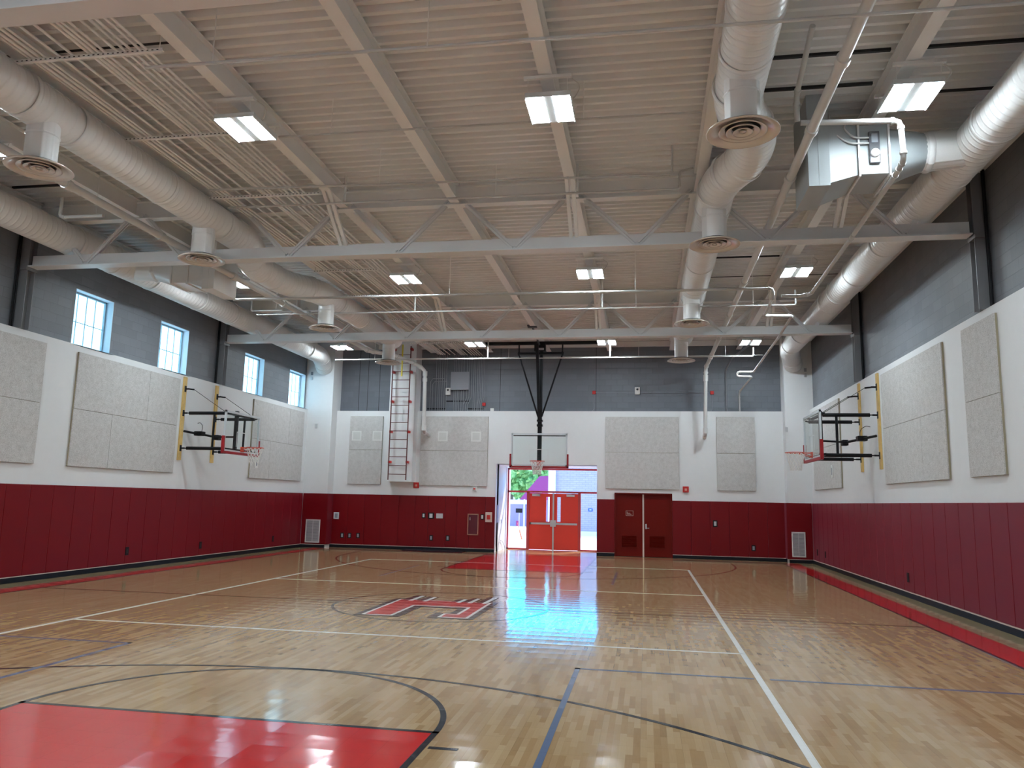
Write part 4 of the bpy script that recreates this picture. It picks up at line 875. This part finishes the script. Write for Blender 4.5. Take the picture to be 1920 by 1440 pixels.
# ceiling hung hoop
t = empty('ceiling_hung_hoop', (.02, 11.6, 2.85), 'ceiling hung glass basketball hoop on black mast before the exit', 'basketball hoop')
hx, hy = .03, 11.66
backboard(t, (hx, hy, 3.42), 'y', -1)
MB().box(hx-.065, hx+.065, hy+.05, hy+.16, 2.98, 4.72).build('lower_mast', M_black, t)
MB().tube([(hx+.02, hy+.10, 4.6), (hx+.02, hy+.10, 6.95)], .055, 14).build('upper_mast', M_black, t)
MB().beam((hx-.10, hy-.15, 6.95), (hx-.02, hy+.08, 4.35), .09, .09).build('front_mast', M_black, t)
for s_ in (-1, 1):
    MB().tube([(hx+s_*.73, hy+.05, 6.58), (hx+s_*.06, hy+.08, 4.50)], .028, 10).build('side_brace', M_black, t)
    MB().tube([(hx+s_*.72, hy+.05, 6.6), (hx+s_*.72, hy+.05, 6.95)], .025, 8).box(hx+s_*.72-.03, hx+s_*.72+.03, hy+.02, hy+.08, 6.52, 6.64).build('hanger_post', M_black, t)
MB().box(hx-.76, hx+.76, hy+.01, hy+.10, 6.55, 6.62).build('cross_bar', M_black, t)
MB().box(-2.1, 2.1, hy, hy+.10, 6.88, 6.98).build('ceiling_beam', M_black, t)
MB().box(hx-.20, hx+.16, hy-.06, hy+.16, 6.66, 6.90).build('winch_box', M_black, t)
MB().box(hx-.08, hx+.12, hy-.10, hy-.06, 6.68, 6.74).build('winch_plate', M_alu, t)
MB().box(hx-.09, hx+.09, hy+.03, hy+.18, 4.18, 4.25).box(hx-.09, hx+.09, hy+.03, hy+.18, 4.34, 4.40).build('mast_collar', M_black, t)
MB().box(hx-.85, hx+.85, hy+.04, hy+.07, 3.86, 3.89).build('board_brace', M_black, t)
MB().beam((-.02, 10.0, 7.12), (.0, 11.55, 6.85), .05, .05).box(-.14, .14, 9.86, 10.0, 7.05, 7.09).box(-.16, -.02, 9.9, 10.04, 7.10, 7.14).build('forward_strut', mat('dark_grey_steel', (.08, .08, .09), .4), t)

# ================================================================= OUTSIDE
tag(MB().box(-60, 60, 16.32, 120, -.12, -.03).build('ground', M_conc), kind='structure')
t = empty('brick_building', (10, 31, -.05), 'pale brick building seen through the right part of the exit glass', 'building')
MB().box(-1.55, 24, 30.5, 40, -.04, 4.15).build('brick_wall', M_brick, t)
MB().box(-1.95, -1.55, 30.3, 31, -.04, 4.25).build('white_corner_post', M_conc, t)
MB().box(-1.5, 24, 30.3, 30.52, -.03, .20).build('white_plinth', M_conc, t)
MB().box(-1.9, 24, 30.25, 40.1, 4.15, 4.25).build('roof_edge', M_conc, t)
s_ = MB().box(.28, .52, 30.46, 30.495, 1.30, 1.46).build('door_plaque', M_blue, t); MB().box(.34, .46, 30.45, 30.458, 1.36, 1.40).build('plaque_text', M_conc, s_)
t = empty('canopy_building', (-7, 44, -.03), 'building with sloped magenta roof seen through the left part of the exit glass', 'building')
MB().box(-12.2, -2.9, 44, 50, -.03, 1.9).build('low_wall', mat('violet_wall', (.30, .24, .36), .8), t)
MB().add([(-5.6, 43, 1.9), (-3.0, 43, 1.9), (-3.0, 43, 3.65), (-4.15, 43, 3.6), (-4.75, 43, 2.9), (-5.6, 50, 1.9), (-3.0, 50, 1.9), (-3.0, 50, 3.65), (-4.15, 50, 3.6), (-4.75, 50, 2.9)], [(0,1,2,3,4), (9,8,7,6,5), (0,5,6,1), (1,6,7,2), (2,7,8,3), (3,8,9,4), (4,9,5,0)]).build('magenta_roof', M_canopy, t)
t = empty('white_awning', (-5.4, 34, -.03), 'pale awning frame outside the left sidelight', 'awning')
MB().box(-5.02, -4.94, 34, 34.1, -.03, 2.0).build('awning_post', M_conc, t); MB().box(-3.9, -3.82, 34, 34.1, -.03, 1.9).build('awning_post', M_conc, t); MB().box(-5.0, -3.6, 33.6, 35, 1.60, 1.85).build('awning_roof', M_conc, t)
t = empty('white_pillar', (-3.2, 20, -.03), 'bright white pillar outside at the left edge of the exit glass', 'pillar'); MB().box(-2.62, -2.36, 20.0, 20.3, -.03, 4.2).build('pillar_shaft', M_conc, t); MB().box(-2.66, -2.32, 19.96, 20.34, -.03, .3).build('pillar_base', M_conc, t)
t = empty('hanging_sign', (-2.45, 23, 1.2), 'small dark rectangular sign outside the left sidelight', 'sign')
MB().bbox(-2.56, -2.25, 23.0, 23.05, 1.24, 1.44, .01).build('sign_board', M_black, t); MB().tube([(-2.40, 23.06, -.03), (-2.40, 23.06, 1.26)], .012, 8).build('sign_stake', M_conc, t)
t = empty('sandwich_board', (-2.7, 24.4, -.03), 'narrow orange A-frame stand on the bright pavement outside', 'sign')
MB().beam((-2.62, 24, .75), (-2.42, 24.1, -.03), .05, .05).build('front_leg', M_orange, t); MB().beam((-2.62, 24.05, .75), (-2.74, 24.4, -.03), .05, .05).build('rear_leg', M_conc, t); MB().bbox(-2.70, -2.56, 23.98, 24.03, .60, .85, .01).build('stand_head', M_canopy, t)
def tree(x, y, h, r, label):
    t = empty('tree', (x, y, -.03), label, 'tree', 'green trees beyond the exit')
    MB().tube([(x, y, -.03), (x+.1, y, h*.5), (x, y+.1, h*.8)], .2, 10, True, [.28, .2, .08]).build('trunk', M_trunk, t)
    b = MB(); rnd = random.Random(int(x*10))
    for k in range(420):
        u = rnd.random(); th = rnd.random()*6.283; ph = math.acos(2*rnd.random()-1); rr = r*(.45+.6*u)
        p = Vector((x+rr*math.sin(ph)*math.cos(th), y+rr*math.sin(ph)*math.sin(th), h*.72+rr*.85*math.cos(ph)))
        a = Vector((rnd.uniform(-1,1), rnd.uniform(-1,1), rnd.uniform(-1,1))).normalized()*.42; c = a.orthogonal().normalized()*.34; d = a.cross(c).normalized()*.06
        b.add([p-a, p-c, p+a, p+c, p+d], [(0,1,4), (1,2,4), (2,3,4), (3,0,4), (3,2,1,0)])
    b.build('crown', M_leaf, t)
tree(-6.6, 60, 5.6, 2.9, 'green tree behind the magenta roof, left one'); tree(-10.2, 66, 6.4, 2.8, 'green tree farther left behind the exit glass'); tree(-4.4, 68, 6.2, 2.6, 'green tree nearest the white corner post')
